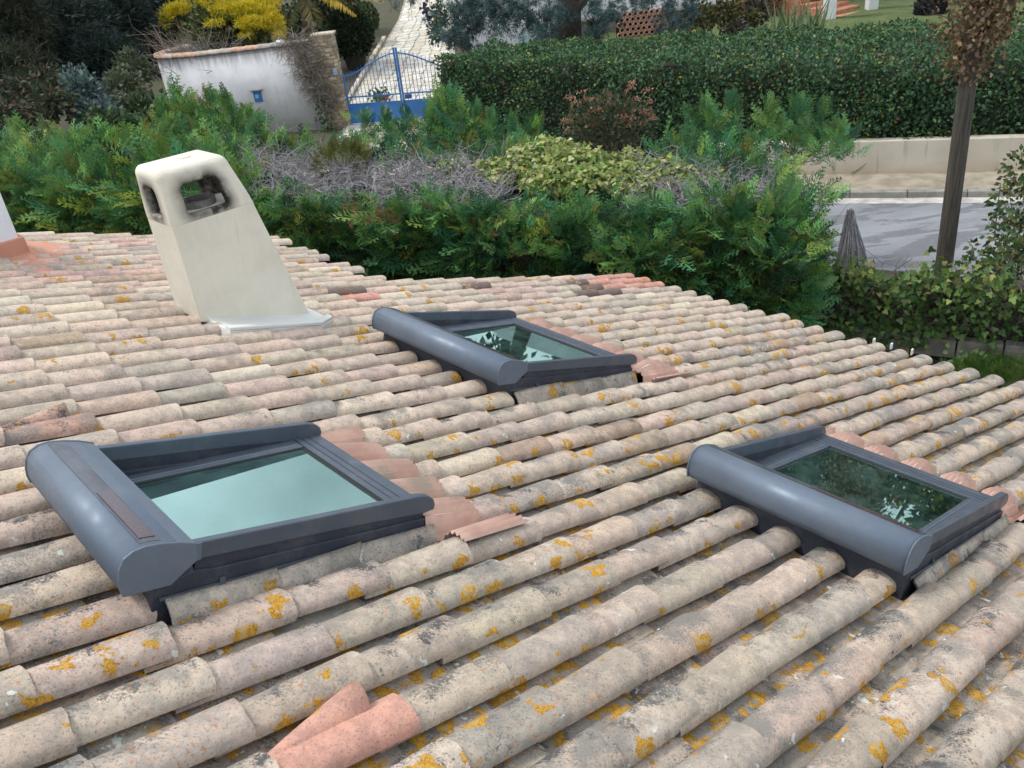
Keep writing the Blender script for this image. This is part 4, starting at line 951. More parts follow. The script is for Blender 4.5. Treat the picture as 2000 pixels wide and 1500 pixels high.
# ---- laurel at the right edge, weeds, dark blue cover near the eave
la = empty('laurel_bush', atz((1990, 600), 0), 'leafy bush with yellowing leaves at the right edge, beyond the fence', 'bush')
PP, NN = [], []
for px, d_, r_ in (((1990, 400), 11.4, .38), ((1985, 460), 11.2, .40), ((1975, 520), 11.0, .42), ((2010, 340), 11.5, .36), ((1945, 545), 10.9, .25), ((2030, 480), 11, .5)):
    a, b = blob(260, atd(px, d_), (r_, r_, r_), .2); PP.append(a); NN.append(b)
for px in ((1900, 480), (1893, 505), (1905, 495), (1915, 515), (1925, 500), (1885, 512)):
    a, b = blob(9, atd(px, 11), (.05, .05, .04)); PP.append(a); NN.append(b)
P = np.concatenate(PP); dn_ = np.concatenate(NN); n = len(P)
foliage('leaves', P, nrm(dn_ + rng.normal(0, .6, (n, 3))), rdir(n, (0, -.6, .7), .5), rng.uniform(.06, .11, n), LEAF, palette(n, [(.07, .12, .035), (.05, .09, .03), (.17, .18, .05), (.20, .13, .05)], [4, 3, 1.6, 1]), la)
st = np.tile(atz((1990, 600), 0), (9, 1)) + rng.normal(0, .08, (9, 3)); twigs('stems', st, P[rng.choice(n, 9)], .014, (.10, .08, .06), la)
we = empty('weed_clump', atz((1925, 722), 0), 'bright green feathery weeds at the foot of the fence blocks', 'weeds')
n = 900; P = atz((1925, 725), 0) + rng.normal(0, 1, (n, 3)) * (.20, .14, 0) + (0, 0, -.05); foliage('stalks', P, rdir(n, (0, 0, 1), .45), rdir(n, (0, -1, .2), .5), rng.uniform(.10, .22, n), PLUMES_LO[:2], palette(n, [(.09, .17, .03), (.06, .12, .02), (.15, .18, .05)], [3, 2, 1]), we)
pl = empty('broadleaf_weed', atz((1880, 705), 0), 'small broad-leaved plant between the eave and the fence blocks', 'plant')
n = 46; P = atz((1880, 705), .03) + rng.normal(0, 1, (n, 3)) * (.16, .10, .03); foliage('leaves', P, rdir(n, (0, 0, .4), .7), rdir(n, (0, -.3, 1), .3), rng.uniform(.06, .10, n), LEAF_W, palette(n, [(.10, .20, .06), (.16, .24, .08)], [1, 1]), pl, kind=None)
tb = R3(8.55, 1.72, .02)
bl_ = empty('blue_cover', (tb[0], tb[1], -1), 'rounded dark blue cover just below the eave at the right edge', 'cover')
mb = MB(); K, J = 20, 7
for j in range(J):
    ph = math.pi / 2 * j / (J - 1); r_ = .30 * math.cos(ph) ** .8; zz = .22 * math.sin(ph)
    for i in range(K): t = i * 2 * math.pi / K; mb.v.append((tb[0] + (r_ + .01) * math.cos(t), tb[1] + (r_ + .01) * math.sin(t), tb[2] - .22 + zz))
mb.f = [(j * K + i, j * K + (i + 1) % K, (j + 1) * K + (i + 1) % K, (j + 1) * K + i) for j in range(J - 1) for i in range(K)]
mb.build('dome', simple('navy_plastic', (.014, .019, .032), .6, .1), bl_, smooth=True)
MB().tube([(tb[0], tb[1], -1.2), (tb[0], tb[1], tb[2] - .2)], .28, 20).build('barrel', simple('navy_barrel', (.028, .036, .055), .6, .1), bl_, smooth=True)

# ================================================================== across the street: wall, pillar, gate, drive
def old_white():
    m = MT('weathered_white_render'); c = m.mix(m.rng(m.noise(1.5, 4), .35, .65), (.58, .57, .58), (.68, .67, .68))
    sp = m.n('SeparateXYZ'); m.l(m.pos(), sp.inputs[0]); st = m.noise(2.2, 5, .65, vec=m.scaled((3.5, 3.5, .35)))
    up = m.rng(m.math('ADD', sp.outputs[2], m.math('MULTIPLY', st, 1.0)), 2.55, 3.1); c = m.mix(m.math('MULTIPLY', up, .85), c, (.19, .175, .165))
    c = m.mix(m.math('MULTIPLY', m.rng(st, .56, .70), .35), c, (.34, .33, .33)); return m.col(c, .92).bump(m.noise(40, 4), .3, .01).m
PILX, PILY = -4.55, 28.3
cw = empty('curved_wall', (-7.5, 29, 0), 'weathered white curved wall with a coping of clay tiles, left of the gate', 'wall')
# plan line from the pillar to the rounded left end
wl = [(-4.9, 28.25), (-6.2, 28.35), (-7.4, 28.5), (-8.6, 28.75), (-9.5, 29.1), (-10.05, 29.55), (-10.3, 30.2), (-10.2, 31.0), (-9.8, 31.8)]
WL = np.array(wl); sg_ = np.concatenate([[0], np.cumsum(np.linalg.norm(np.diff(WL, axis=0), axis=1))])
def wpt(s): return np.array([np.interp(s, sg_, WL[:, 0]), np.interp(s, sg_, WL[:, 1]), 0])
def wnr(s):
    d = wpt(min(s + .2, sg_[-1])) - wpt(max(s - .2, 0)); d /= np.linalg.norm(d); return d, np.array([d[1], -d[0], 0])     # along, inward (away from street)
nw = 36; vs = []; sl_ = np.linspace(0, sg_[-1], nw); WH = lambda s: 2.62 - .05 * min(1, s / 4)
for s_ in sl_:
    p = wpt(s_); d, nn = wnr(s_); nn = -nn if nn[1] < 0 and s_ < 3 else nn
    o = np.array([-d[1], d[0], 0]); o = o if s_ >= 0 else o
    h_ = WH(s_); vs += [p - o * -.0 + (0, 0, -.1), p + (0, 0, h_), p - o * .24 + (0, 0, h_), p - o * .24 + (0, 0, -.1)]
fs = [(i * 4 + j, i * 4 + (j + 1) % 4, (i + 1) * 4 + (j + 1) % 4, (i + 1) * 4 + j) for i in range(nw - 1) for j in range(4)] + [(0, 1, 2, 3), tuple((nw - 1) * 4 + q for q in (3, 2, 1, 0))]
mesh('rendered_face', vs, fs, old_white(), cw, True)
cpt = [simple('coping_%d' % i, c, .9, .25, 8, bump=.3) for i, c in enumerate([(.42, .36, .28), (.36, .31, .26), (.46, .28, .20), (.27, .26, .24)])]
s_ = .25; i = 0
while s_ < sg_[-1] - .2:
    p = wpt(s_); d, _ = wnr(s_); o = np.array([-d[1], d[0], 0]); ln = .40; mid = p - o * .12 + (0, 0, WH(s_))
    K = 8; vs = []
    for e in (-.5, .5):
        for j in range(K + 1): th = math.pi * j / K; vs.append(mid + d * ln * e + o * (.19 + .008 * e) * math.cos(th) + np.array([0, 0, .085 * math.sin(th) + .01 * e]))
    b = len(vs); vs += [q - np.array([0, 0, .025]) for q in vs]
    fs = [(j, j + 1, K + 2 + j, K + 1 + j) for j in range(K)] + [tuple(range(K + 1)), tuple(range(K + 1, 2 * K + 2))[::-1], (0, K + 1, b + K + 1, b), (K, b + K, b + 2 * K + 1, 2 * K + 1), (b, b + K + 1, b + 2 * K + 1, b + K)]
    mesh('coping_tile', vs, fs, random.choice(cpt), cw); s_ += ln + .008; i += 1
# small blue letter box with a lintel in the wall
lbp = aty((501, 188), 28.5); so = np.argmin([abs(wpt(q)[0] - lbp[0]) for q in sl_]); p = wpt(sl_[so]); d, _ = wnr(sl_[so]); o = np.array([-d[1], d[0], 0]); o = o if o[1] < 0 else -o
q = np.array([p[0], p[1], lbp[2]])
blue = simple('blue_paint', (.035, .15, .40), .45, .12, 3); 
lb = MB().box(q - d * .13 + o * .004 + (0, 0, -.17), d * .26, o * .03, (0, 0, .34)).build('letter_box', blue, cw)
MB().box(q - d * .02 + o * .036 + (0, 0, -.05), d * .10, o * .004, (0, 0, .11)).build('name_plate', simple('pale_plate', (.30, .45, .55), .5, .05), lb)
MB().box(q - d * .20 + o * .004 + (0, 0, .175), d * .40, o * .09, (0, 0, .05)).build('lintel', simple('stone_lintel', (.40, .35, .28), .9, .2), cw, bevel=.01)

# stone pillar
pi_ = empty('stone_pillar', (PILX + .25, PILY - .2, 0), 'rubble stone gate pillar with a small blue number plate', 'pillar')
PX0, PX1, PYF, PYB, PH = -4.82, -4.14, 28.0, 28.6, 2.75
MB().box((PX0 + .03, PYF + .03, -.1), (PX1 - PX0 - .06, 0, 0), (0, PYB - PYF - .06, 0), (0, 0, PH + .08)).build('mortar_core', simple('pillar_mortar', (.30, .235, .15), .95, .25, 9, bump=.6), pi_)
stm = [simple('rubble_%d' % i, c, .92, .25, 7, bump=.6, bs=35) for i, c in enumerate([(.34, .26, .165), (.40, .32, .22), (.27, .22, .16), (.44, .38, .29)])]
z = 0
while z < PH - .03:
    hh = random.uniform(.07, .13)
    for face in (0, 1):
        a_ = 0.0; W_ = (PX1 - PX0) if face == 0 else (PYB - PYF)
        while a_ < W_ - .05:
            ww = min(random.uniform(.12, .30), W_ - a_)
            if W_ - a_ - ww < .08: ww = W_ - a_
            pr = random.uniform(.012, .04); g = .008
            if face == 0: b = MB().box((PX0 + a_ + g, PYF + .032 - pr, z + g), (ww - 2 * g, 0, random.uniform(-.012, .012)), (0, pr + .02, 0), (random.uniform(-.012, .012), 0, hh - 2 * g))
            else: b = MB().box((PX1 - .032 + pr, PYF + a_ + g, z + g), (0, ww - 2 * g, random.uniform(-.012, .012)), (-pr - .02, 0, 0), (0, random.uniform(-.012, .012), hh - 2 * g))
            b.build('stone', random.choice(stm), pi_, bevel=.012); a_ += ww
    z += hh
MB().box((PX0 - .03, PYF - .03, PH), (PX1 - PX0 + .06, 0, 0), (0, PYB - PYF + .06, 0), (0, 0, .07)).build('cap_stone', stm[3], pi_, bevel=.02)
MB().box((PX1 - .20, PYF - .035, 1.60), (.13, 0, 0), (0, .02, 0), (0, 0, .2)).build('number_plate', simple('plate_blue', (.30, .42, .55), .4, .1), pi_)
dv = empty('dry_vine', (PX0, PYF, 0), 'bare grey vine tangled over the end of the white wall and the pillar', 'vine')
n = 1000; t = rng.random(n); P = np.stack([PX0 - .12 + rng.normal(0, .28, n) * (1.2 - .8 * (1 - t)) - .35 * t + .25 * (1 - t), 28.0 + rng.normal(0, .09, n) - .08, .6 + 2.3 * t], 1); d_ = nrm(np.stack([rng.normal(-.1, .7, n), rng.normal(-.1, .3, n), rng.normal(.0, .9, n)], 1))
twigs('vine_stems', P, P + d_ * rng.uniform(.2, .55, (n, 1)), rng.uniform(.006, .014, n), np.array([.30, .255, .205]) * rng.normal(1, .25, (n, 1)), dv, bend=.25)
n = 120; P = np.stack([PX0 - .05 + rng.normal(0, .15, n), 27.85 + rng.normal(0, .05, n), rng.uniform(0, 1.1, n)], 1); foliage('green_leaves', P, rdir(n, (0, -.5, -.2)), rdir(n, (0, -1, .4), .4), .11, LEAF_W, palette(n, [(.08, .15, .05), (.05, .1, .04)], [1, 1]), dv)

# blue gate, two leaves
GA, GB = np.array([-4.10, 28.12, .02]), np.array([-.55, 27.15, .02]); gd = (GB - GA); GL = np.linalg.norm(gd); gd /= GL; gn = np.array([-gd[1], gd[0], 0])
gate = empty('driveway_gate', (GA + GB) / 2, 'blue double gate of iron bars over solid panels, arched at the middle', 'gate')
hl = GL / 2 - .012
def arch(x):                                    # top rail height, x 0 at the hinge .. 1 at the middle
    return 1.50 + .55 * (x * x * (3 - 2 * x))
for leaf in (0, 1):
    o = GA if leaf == 0 else GB; e = gd if leaf == 0 else -gd; X = lambda x, z, y=0: o + e * x + gn * y + np.array([0, 0, z])
    mb = MB(); mb.box(X(0, .05, -.02), e * .05, gn * .04, (0, 0, 1.52)); mb.box(X(hl - .055, .05, -.02), e * .055, gn * .04, (0, 0, 2.16))
    for z0 in (.62, .84): mb.box(X(.05, z0, -.015), e * (hl - .105), gn * .03, (0, 0, .04))
    xs = np.linspace(.03, hl - .03, 16); mb.tube([X(x, arch(x / hl)) for x in xs], .022, 8)
    lf = mb.build('gate_leaf', blue, gate)
    MB().box(X(.05, .06, -.006), e * (hl - .105), gn * .012, (0, 0, .56)).build('lower_panel', blue, lf)
    nb = 13
    for j in range(nb):
        x = .05 + (hl - .105) * (j + 1) / (nb + 1); zt = arch(x / hl) + .12
        b = MB().tube([X(x, .66), X(x, zt - .05), X(x, zt)], [.009, .009, .002], 6); b.build('bar', blue, lf)
    if leaf == 1: MB().box(X(hl - .28, .70, -.035), e * .2, gn * .07, (0, 0, .13)).build('lock', simple('lock_blue', (.02, .07, .2), .5, .1), lf, bevel=.01)
gp = MB().box(GB + np.array([.03, -.1, -.1]), (.5, 0, 0), (0, .5, 0), (0, 0, 2.6)); tag(gp.build('rendered_pillar', MAT_RENDER_WALL, bevel=.02), 'plain rendered gate pillar hidden at the end of the clipped hedge', 'pillar')

# drive of irregular flagstones, rising behind the gate
def dz(y): return .012 + (max(0, y - 28.5) * .10)
def drive_x(y): return np.interp(y, [20, 27, 30, 36, 44, 52], [(-5.0), (-4.2), (-4.4), (-3.9), (-3.2), (-3.0)]), np.interp(y, [20, 27, 30, 36, 44, 52], [-.2, -.4, -.6, -.4, -.1, .2])
ys = np.arange(21, 53, 1.0); vs = []
for y in ys: a, b = drive_x(y); vs += [(a - .1, y, dz(y)), (b + .1, y, dz(y))]
drive = tag(mesh('driveway', vs, [(2 * i, 2 * i + 1, 2 * i + 3, 2 * i + 2) for i in range(len(ys) - 1)], simple('drive_joints', (.36, .33, .265), .95, .35, 6)), kind='structure')
fm = [simple('flag_%d' % i, c, .88, .18, 4, bump=.4, bs=30) for i, c in enumerate([(.58, .55, .485), (.55, .51, .44), (.61, .58, .52), (.54, .485, .39)])]
def jit(i, j): r = np.random.default_rng(i * 977 + j * 131 + 5); return r.uniform(-.13, .13, 2)
NR = 46; yy = 26.6 + .50 * np.arange(NR + 1) * (1 + .004 * np.arange(NR + 1))
for i in range(NR):
    for j in range(8):
        c = []
        for (di, dj) in ((0, 0), (0, 1), (1, 1), (1, 0)):
            a, b = drive_x(yy[i + di]); g = jit(i + di, j + dj); fx = (j + dj) / 8
            c.append(np.array([a + (b - a) * fx + (g[0] if 0 < j + dj < 8 else 0), yy[i + di] + g[1], 0]))
        cen = sum(c) / 4; c = [cen + (q - cen) * (1 - .03 / np.linalg.norm(q - cen)) for q in c]
        n_ = random.choice([0, 1]) ; pts = []
        for k in range(4): pts += [c[k] * .88 + c[(k - 1) % 4] * .12, c[k] * .88 + c[(k + 1) % 4] * .12]
        top = [np.array([q[0], q[1], dz(q[1]) + .022 + .006 * ((i * 3 + j) % 3)]) for q in pts]
        mt = fm[3] if cen[1] > 31.5 and random.random() < .4 else random.choice(fm[:3])
        MB().prism([t - np.array([0, 0, .03]) for t in top], (0, 0, .03)).build('flagstone', mt, drive)
md = empty('potted_plant', (-3.3, 30.6, dz(30.6)), 'red-flowered plant on the drive just inside the gate', 'plant')
n = 160; P = np.array([-3.3, 30.5, dz(30.5) + .15]) + rng.normal(0, 1, (n, 3)) * (.16, .45, .10); foliage('leaves', P, rdir(n), rdir(n, (0, -.5, .8), .5), .12, LEAF_W, palette(n, [(.06, .12, .035), (.09, .15, .05)], [1, 1]), md)
n = 30; P = np.array([-3.15, 30.1, dz(30.1) + .22]) + rng.normal(0, .06, (n, 3)); foliage('red_flowers', P, rdir(n), rdir(n, (0, -.5, .8), .5), .08, LEAF_W, palette(n, [(.55, .08, .06)], [1]), md)

# ================================================================== trees and planting beyond
def tree(name, label, base, crown, n, size, tmpl, cols, wts, trunk_r=.12, shell=.25, upb=(0, 0, .4), limbs=7, bark=(.07, .055, .045), group=None, droop=0, cat='tree'):
    """crown = list of (centre, radii)"""
    t = empty(name, base, label, cat, group); PP, NN = [], []; vol = np.array([r[0] * r[1] + r[0] * r[2] for _, r in crown]); vol = vol / vol.sum()
    for (c, r), f_ in zip(crown, vol):
        k = max(30, int(n * f_ * .3)); a, b = blob(int(n * f_), c, r, shell)
        # gather the leaves in clumps
        cl = np.asarray(c) + nrm(rng.normal(size=(k // 4 + 3, 3))) * np.asarray(r) * rng.uniform(.6, 1, (k // 4 + 3, 1)); j = rng.integers(len(cl), size=len(a)); a = a * .45 + cl[j] * .55 + rng.normal(0, .06, a.shape) * np.asarray(r)
        PP.append(a); NN.append(nrm(a - np.asarray(c)))
    P = np.concatenate(PP); dn_ = np.concatenate(NN); m = len(P)
    foliage('crown', P, nrm(dn_ + rng.normal(0, .5, (m, 3)) + (0, 0, droop)), nrm(dn_ * .5 + np.asarray(upb) + rng.normal(0, .5, (m, 3))), rng.uniform(.7, 1.3, m) * size, tmpl, palette(m, cols, wts, .22), t)
    c0 = np.mean([c for c, _ in crown], axis=0); mb = MB(); fork = np.asarray(base) * .45 + c0 * .55
    mb.tube([np.asarray(base) - (0, 0, .2), np.asarray(base) * .7 + fork * .3 + (.05, 0, 0), fork], [trunk_r, trunk_r * .85, trunk_r * .6], 10)
    for (c, r) in crown: mb.tube([fork, fork * .4 + np.asarray(c) * .6 + rng.normal(0, .1, 3), np.asarray(c) + np.array([0, 0, r[2] * .4])], [trunk_r * .5, trunk_r * .3, .015], 7)
    mb.build('trunk', simple('bark', bark, .95, .3, 8, bump=.8, bs=25), t, smooth=True)
    return t
def ell(px, d, r): return (atd(px, d), r)
# dark conifers, upper left
DK = [(.022, .042, .034), (.035, .058, .045), (.014, .028, .022), (.045, .055, .035)]
tree('pine_tree', 'dark blue-green pine filling the upper left behind the hedge', atz((140, 330), 0) * [1, 1, 0] + (0, 3, 0), [ell((150, 60), 29, (2.2, 2.0, 1.5)), ell((90, 10), 30, (2.4, 2, 1.8)), ell((200, 110), 28, (1.5, 1.5, 1.1)), ell((230, 30), 30, (1.6, 1.6, 1.5)), ell((110, 130), 28, (1.4, 1.3, .9))], 9000, .26, NEEDLE, DK, [3, 2, 3, 1], .3)
tree('pine_tree', 'brownish dark conifer at the upper left corner', (-15.2, 24.5, 0), [ell((20, 60), 26, (1.5, 1.5, 1.4)), ell((30, 140), 25, (1.5, 1.3, 1.1)), ell((-30, 0), 26, (2, 2, 1.6)), ell((70, 175), 24, (1.1, 1, .7))], 6000, .22, NEEDLE, [(.035, .045, .022), (.06, .05, .028), (.02, .03, .016), (.05, .065, .03)], [3, 2, 2, 2], .22)
tree('cypress_tree', 'very dark tree behind the yellow blossom at the top', (-9.0, 38, .9), [ell((290, 30), 37, (2.2, 2, 2.2)), ell((330, 100), 36, (1.8, 1.6, 1.2)), ell((420, 20), 40, (2.5, 2, 2.2)), ell((250, -10), 37, (2, 2, 2))], 5000, .34, NEEDLE, [(.014, .022, .014), (.022, .034, .02)], [2, 1], .25)
tree('silver_shrub', 'silvery blue-green bush among the dark trees on the left', atz((150, 330), 0) + (0, 2.5, 0), [ell((165, 190), 21, (.75, .6, .7)), ell((150, 160), 21.3, (.4, .4, .5)), ell((185, 225), 20.5, (.8, .6, .5))], 1900, .13, LEAF, [(.10, .155, .14), (.07, .11, .10), (.15, .19, .17)], [3, 3, 1], .06, cat='bush')
tree('olive_bush', 'pale olive-green bush beside the left end of the white wall', atz((245, 330), 0) + (0, 3, 0), [ell((240, 180), 23, (.7, .6, .75)), ell((260, 130), 24, (.6, .5, .6)), ell((225, 215), 22, (.8, .6, .5))], 1900, .14, LEAF, [(.11, .13, .07), (.08, .10, .055), (.16, .16, .10)], [3, 3, 1], .06, cat='bush')
tree('mixed_bush', 'dull brown-green undergrowth at the far left, below the dark trees', atz((50, 330), 0) + (0, 2, 0), [ell((40, 190), 20.5, (1.2, .8, .6)), ell((80, 165), 22, (.9, .7, .6)), ell((10, 230), 19, (1.0, .7, .5)), ell((95, 205), 20, (.7, .6, .5))], 2600, .15, LEAF, [(.05, .07, .03), (.09, .07, .04), (.035, .05, .025), (.13, .08, .05)], [3, 2, 3, 1], .05, cat='bush')
# mimosa in flower
MIM = [(.10, .13, .04), (.07, .095, .035), (.17, .16, .04), (.13, .11, .05)]
mim = tree('mimosa_tree', 'mimosa tree covered in bright yellow blossom above the white wall', (-8.0, 32.2, .4), [ell((430, 60), 31, (1.5, 1.1, 1.1)), ell((480, 40), 31.5, (1.3, 1.1, 1.1)), ell((390, 90), 30.5, (1.0, .9, .7)), ell((500, 85), 30.8, (.9, .8, .6)), ell((350, 40), 31.5, (.8, .8, .8)), ell((440, 0), 32, (1.6, 1.2, 1.2))], 6500, .17, LEAF, MIM, [4, 3, 2.5, 2], .16)
def blossom(parent, spots):
    PP = []
    for px, d_, r_, k in spots: a, _ = blob(k, atd(px, d_), r_, .1); PP.append(a)
    P = np.concatenate(PP); n = len(P); foliage('blossom', P, rdir(n, (0, 0, .6), .7), rdir(n, (0, -.5, .6), .6), rng.uniform(.10, .2, n), NEEDLE, palette(n, [(.72, .56, .02), (.62, .46, .02), (.80, .66, .06)], [3, 2, 1], .1), parent)
blossom(mim, [((465, 18), 30.6, (.8, .5, .35), 420), ((505, 20), 30.7, (.7, .5, .4), 420), ((530, 40), 30.6, (.45, .4, .45), 330), ((545, 55), 30.6, (.25, .3, .5), 200), ((520, 8), 30.8, (.6, .4, .25), 240), ((325, 32), 30.8, (.28, .25, .22), 110), ((335, 20), 30.8, (.3, .25, .15), 90), ((320, 45), 30.8, (.12, .15, .15), 45), ((545, 75), 30.4, (.18, .2, .22), 90), ((430, 0), 30.8, (.9, .5, .2), 240), ((480, 70), 30.3, (.35, .3, .1), 40), ((380, -15), 31, (.7, .5, .3), 150), ((440, 22), 30.5, (.6, .4, .3), 260), ((490, 45), 30.2, (.6, .3, .25), 220), ((350, 15), 30.8, (.5, .3, .2), 130), ((420, 45), 30.2, (.4, .3, .15), 60)])
# bare shrub at the wall's left end
bs = empty('bare_shrub', (-9.2, 30.0, 0), 'leafless shrub of arching pale twigs above the left end of the white wall', 'shrub')
n = 420; b0 = np.array([-8.9, 29.9, 2.1]); P = b0 + rng.normal(0, 1, (n, 3)) * (.5, .25, .15); d_ = nrm(np.stack([rng.normal(-.35, .7, n), rng.normal(-.1, .4, n), rng.uniform(.15, 1, n)], 1))
twigs('twigs', P, P + d_ * rng.uniform(.4, 1.35, (n, 1)), rng.uniform(.006, .013, n), np.array([.27, .235, .21]) * rng.normal(1, .25, (n, 1)), bs, bend=.18)
n = 26; P = b0 + rng.normal(0, 1, (n, 3)) * (.3, .2, .1); twigs('long_shoots', P, P + nrm(np.stack([rng.normal(-.7, .3, n), rng.normal(0, .2, n), rng.uniform(.5, 1, n)], 1)) * rng.uniform(1.2, 2.1, (n, 1)), .010, (.34, .25, .15), bs, bend=.12)
MB().tube([(-9.2, 30.0, -.1), (-9.0, 29.95, 2.1)], .05, 7).build('stem', simple('grey_bark', (.2, .18, .16), .9, .2), bs)
# ground cover behind the wall, lantern on a plinth
tree('leafy_shrub', 'low dark green shrub behind the white wall, under the palm', (-6.0, 30.6, .2), [ell((560, 105), 29.6, (.9, .5, .35)), ell((600, 95), 29.8, (.7, .5, .35)), ell((510, 105), 29.8, (.6, .4, .3))], 1700, .12, LEAF, [(.03, .065, .03), (.045, .08, .035)], [1, 1], .04, cat='bush')
lt = atd((549, 97), 29.0); ln_ = empty('garden_lantern', (lt[0], lt[1], lt[2]), 'small white garden lantern on a post behind the white wall', 'lantern')
wp = simple('white_paint', (.75, .76, .78), .5, .04); LX = lambda x, y, z: np.array([lt[0] + x, lt[1] + y, lt[2] + z])
MB().box(LX(-.05, -.05, -lt[2]), (.1, 0, 0), (0, .1, 0), (0, 0, lt[2] - .02)).build('post', wp, ln_)
MB().box(LX(-.14, -.14, -.02), (.28, 0, 0), (0, .28, 0), (0, 0, .03)).build('base', wp, ln_)
for sx in (-.12, .095):
    for sy in (-.12, .095): MB().box(LX(sx, sy, .012), (.025, 0, 0), (0, .025, 0), (0, 0, .2)).build('upright', wp, ln_)
MB().box(LX(-.09, -.09, .02), (.18, 0, 0), (0, .18, 0), (0, 0, .18)).build('glass', simple('smoky_glass', (.12, .13, .15), .2, .1), ln_)
MB().add([LX(-.16, -.16, .214), LX(.16, -.16, .214), LX(.16, .16, .214), LX(-.16, .16, .214), LX(-.06, -.06, .32), LX(.06, -.06, .32), LX(.06, .06, .32), LX(-.06, .06, .32)], [(0, 1, 5, 4), (1, 2, 6, 5), (2, 3, 7, 6), (3, 0, 4, 7), (4, 5, 6, 7), (3, 2, 1, 0)]).build('roof', wp, ln_)
MB().tube([LX(0, 0, .32), LX(0, 0, .37)], .03, 8).build('finial', wp, ln_)

# palm with yellowing fronds
pc_ = atd((590, -8), 32.5); pm = empty('palm_tree', (pc_[0], pc_[1], .4), 'palm with green and yellowing arching fronds behind the gate pillar', 'palm')
MB().tube([(pc_[0], pc_[1], .2), pc_], .22, 12).build('trunk', simple('palm_bark', (.16, .12, .08), .95, .3, 9, bump=.8), pm)
def frond(base, end, sagz, col, nm='frond'):
    b, e = np.asarray(base), np.asarray(end); t = np.linspace(0, 1, 22); C = b + (e - b) * t[:, None]; C[:, 2] += sagz * np.sin(t * math.pi * .75) * 1.0
    ln = np.linalg.norm(e - b); tg = nrm(np.gradient(C, axis=0)); sd_ = nrm(np.cross(tg, (0, 0, 1.))); PP, AA = [], []
    for k in range(2, 22):
        for sg2 in (-1, 1):
            for o_ in (0, .5): PP.append(C[k] + tg[k] * o_ * ln / 22); AA.append(tg[k] * .75 + sd_[k] * sg2 * .8 + np.array([0, 0, -.25 + rng.normal(0, .1)]))
    n = len(PP); L_ = ln * .23 * np.sin(np.linspace(.35, 2.9, n)) + .08
    v, f_ = blade((0, 0, 0), (0, 1, 0), .045); o = foliage(nm, np.array(PP), np.array(AA), (0, 0, 1), L_, [(np.array(v), np.array(f_))], np.asarray(col) * rng.normal(1, .12, (n, 1)), pm, kind=None); return o
for k in range(15):
    th = k / 15 * 6.28 + .2; frond(pc_, pc_ + np.array([math.cos(th) * 2.1, math.sin(th) * 1.8, .2 + .8 * math.sin(k * 2.4)]), .7, [(.10, .115, .03), (.16, .14, .035), (.07, .09, .03)][k % 3])
frond(pc_, atd((697, 47), 31.5), .55, (.55, .36, .04)); frond(pc_, atd((746, 18), 32), .5, (.48, .32, .04)); frond(pc_, atd((620, 60), 31.3), .3, (.16, .13, .03)); frond(pc_, atd((560, 70), 31.5), .3, (.13, .13, .035))
db = empty('dark_bush', atd((685, 65), 33) * [1, 1, 0] + (0, 0, .5), 'dense almost black bush between the palm and the drive', 'bush')
P, dn_ = blob(2600, atd((685, 65), 33), (.85, .8, .95), .45); n = len(P); foliage('leaves', P, nrm(dn_ + rng.normal(0, .5, (n, 3))), nrm(dn_ + rng.normal(0, .4, (n, 3))), .15, LEAF, palette(n, [(.016, .03, .014), (.028, .05, .02)], [2, 1]), db)
P, dn_ = blob(900, atd((715, 35), 36), (.5, .5, .6), .45); n = len(P); foliage('leaves', P, nrm(dn_ + rng.normal(0, .5, (n, 3))), nrm(dn_ + rng.normal(0, .4, (n, 3))), .15, LEAF, palette(n, [(.06, .09, .03), (.08, .10, .035)], [2, 1]), db)
mesh('bush_core', *(lambda b: (b.v, b.f))(MB().tube([atd((685, 65), 33) * [1, 1, 0] + (0, 0, .3), atd((685, 65), 33) + (0, 0, -.2), atd((685, 65), 33) + (0, 0, .5)], [.3, .55, .3], 10)), simple('bush_wood', (.02, .018, .012), .95, .3), db)
# kerb stones and planting beside the drive
for i in range(9):
    y = 30.5 + i * 1.1; a, b = drive_x(y); o = MB().box((a - .28, y, dz(y) - .05), (.16, 0, 0), (.05, 1.0, .1), (0, 0, .16)).build('edging_stone', fm[3], drive, bevel=.03)
tree('border_shrub', 'small shrub along the right edge of the drive', (.25, 33.5, .9), [ell((850, 65), 32, (.35, .4, .5)), ell((858, 30), 36, (.5, .5, .6))], 700, .13, LEAF, [(.05, .09, .03), (.08, .10, .04)], [1, 1], .04, cat='bush')

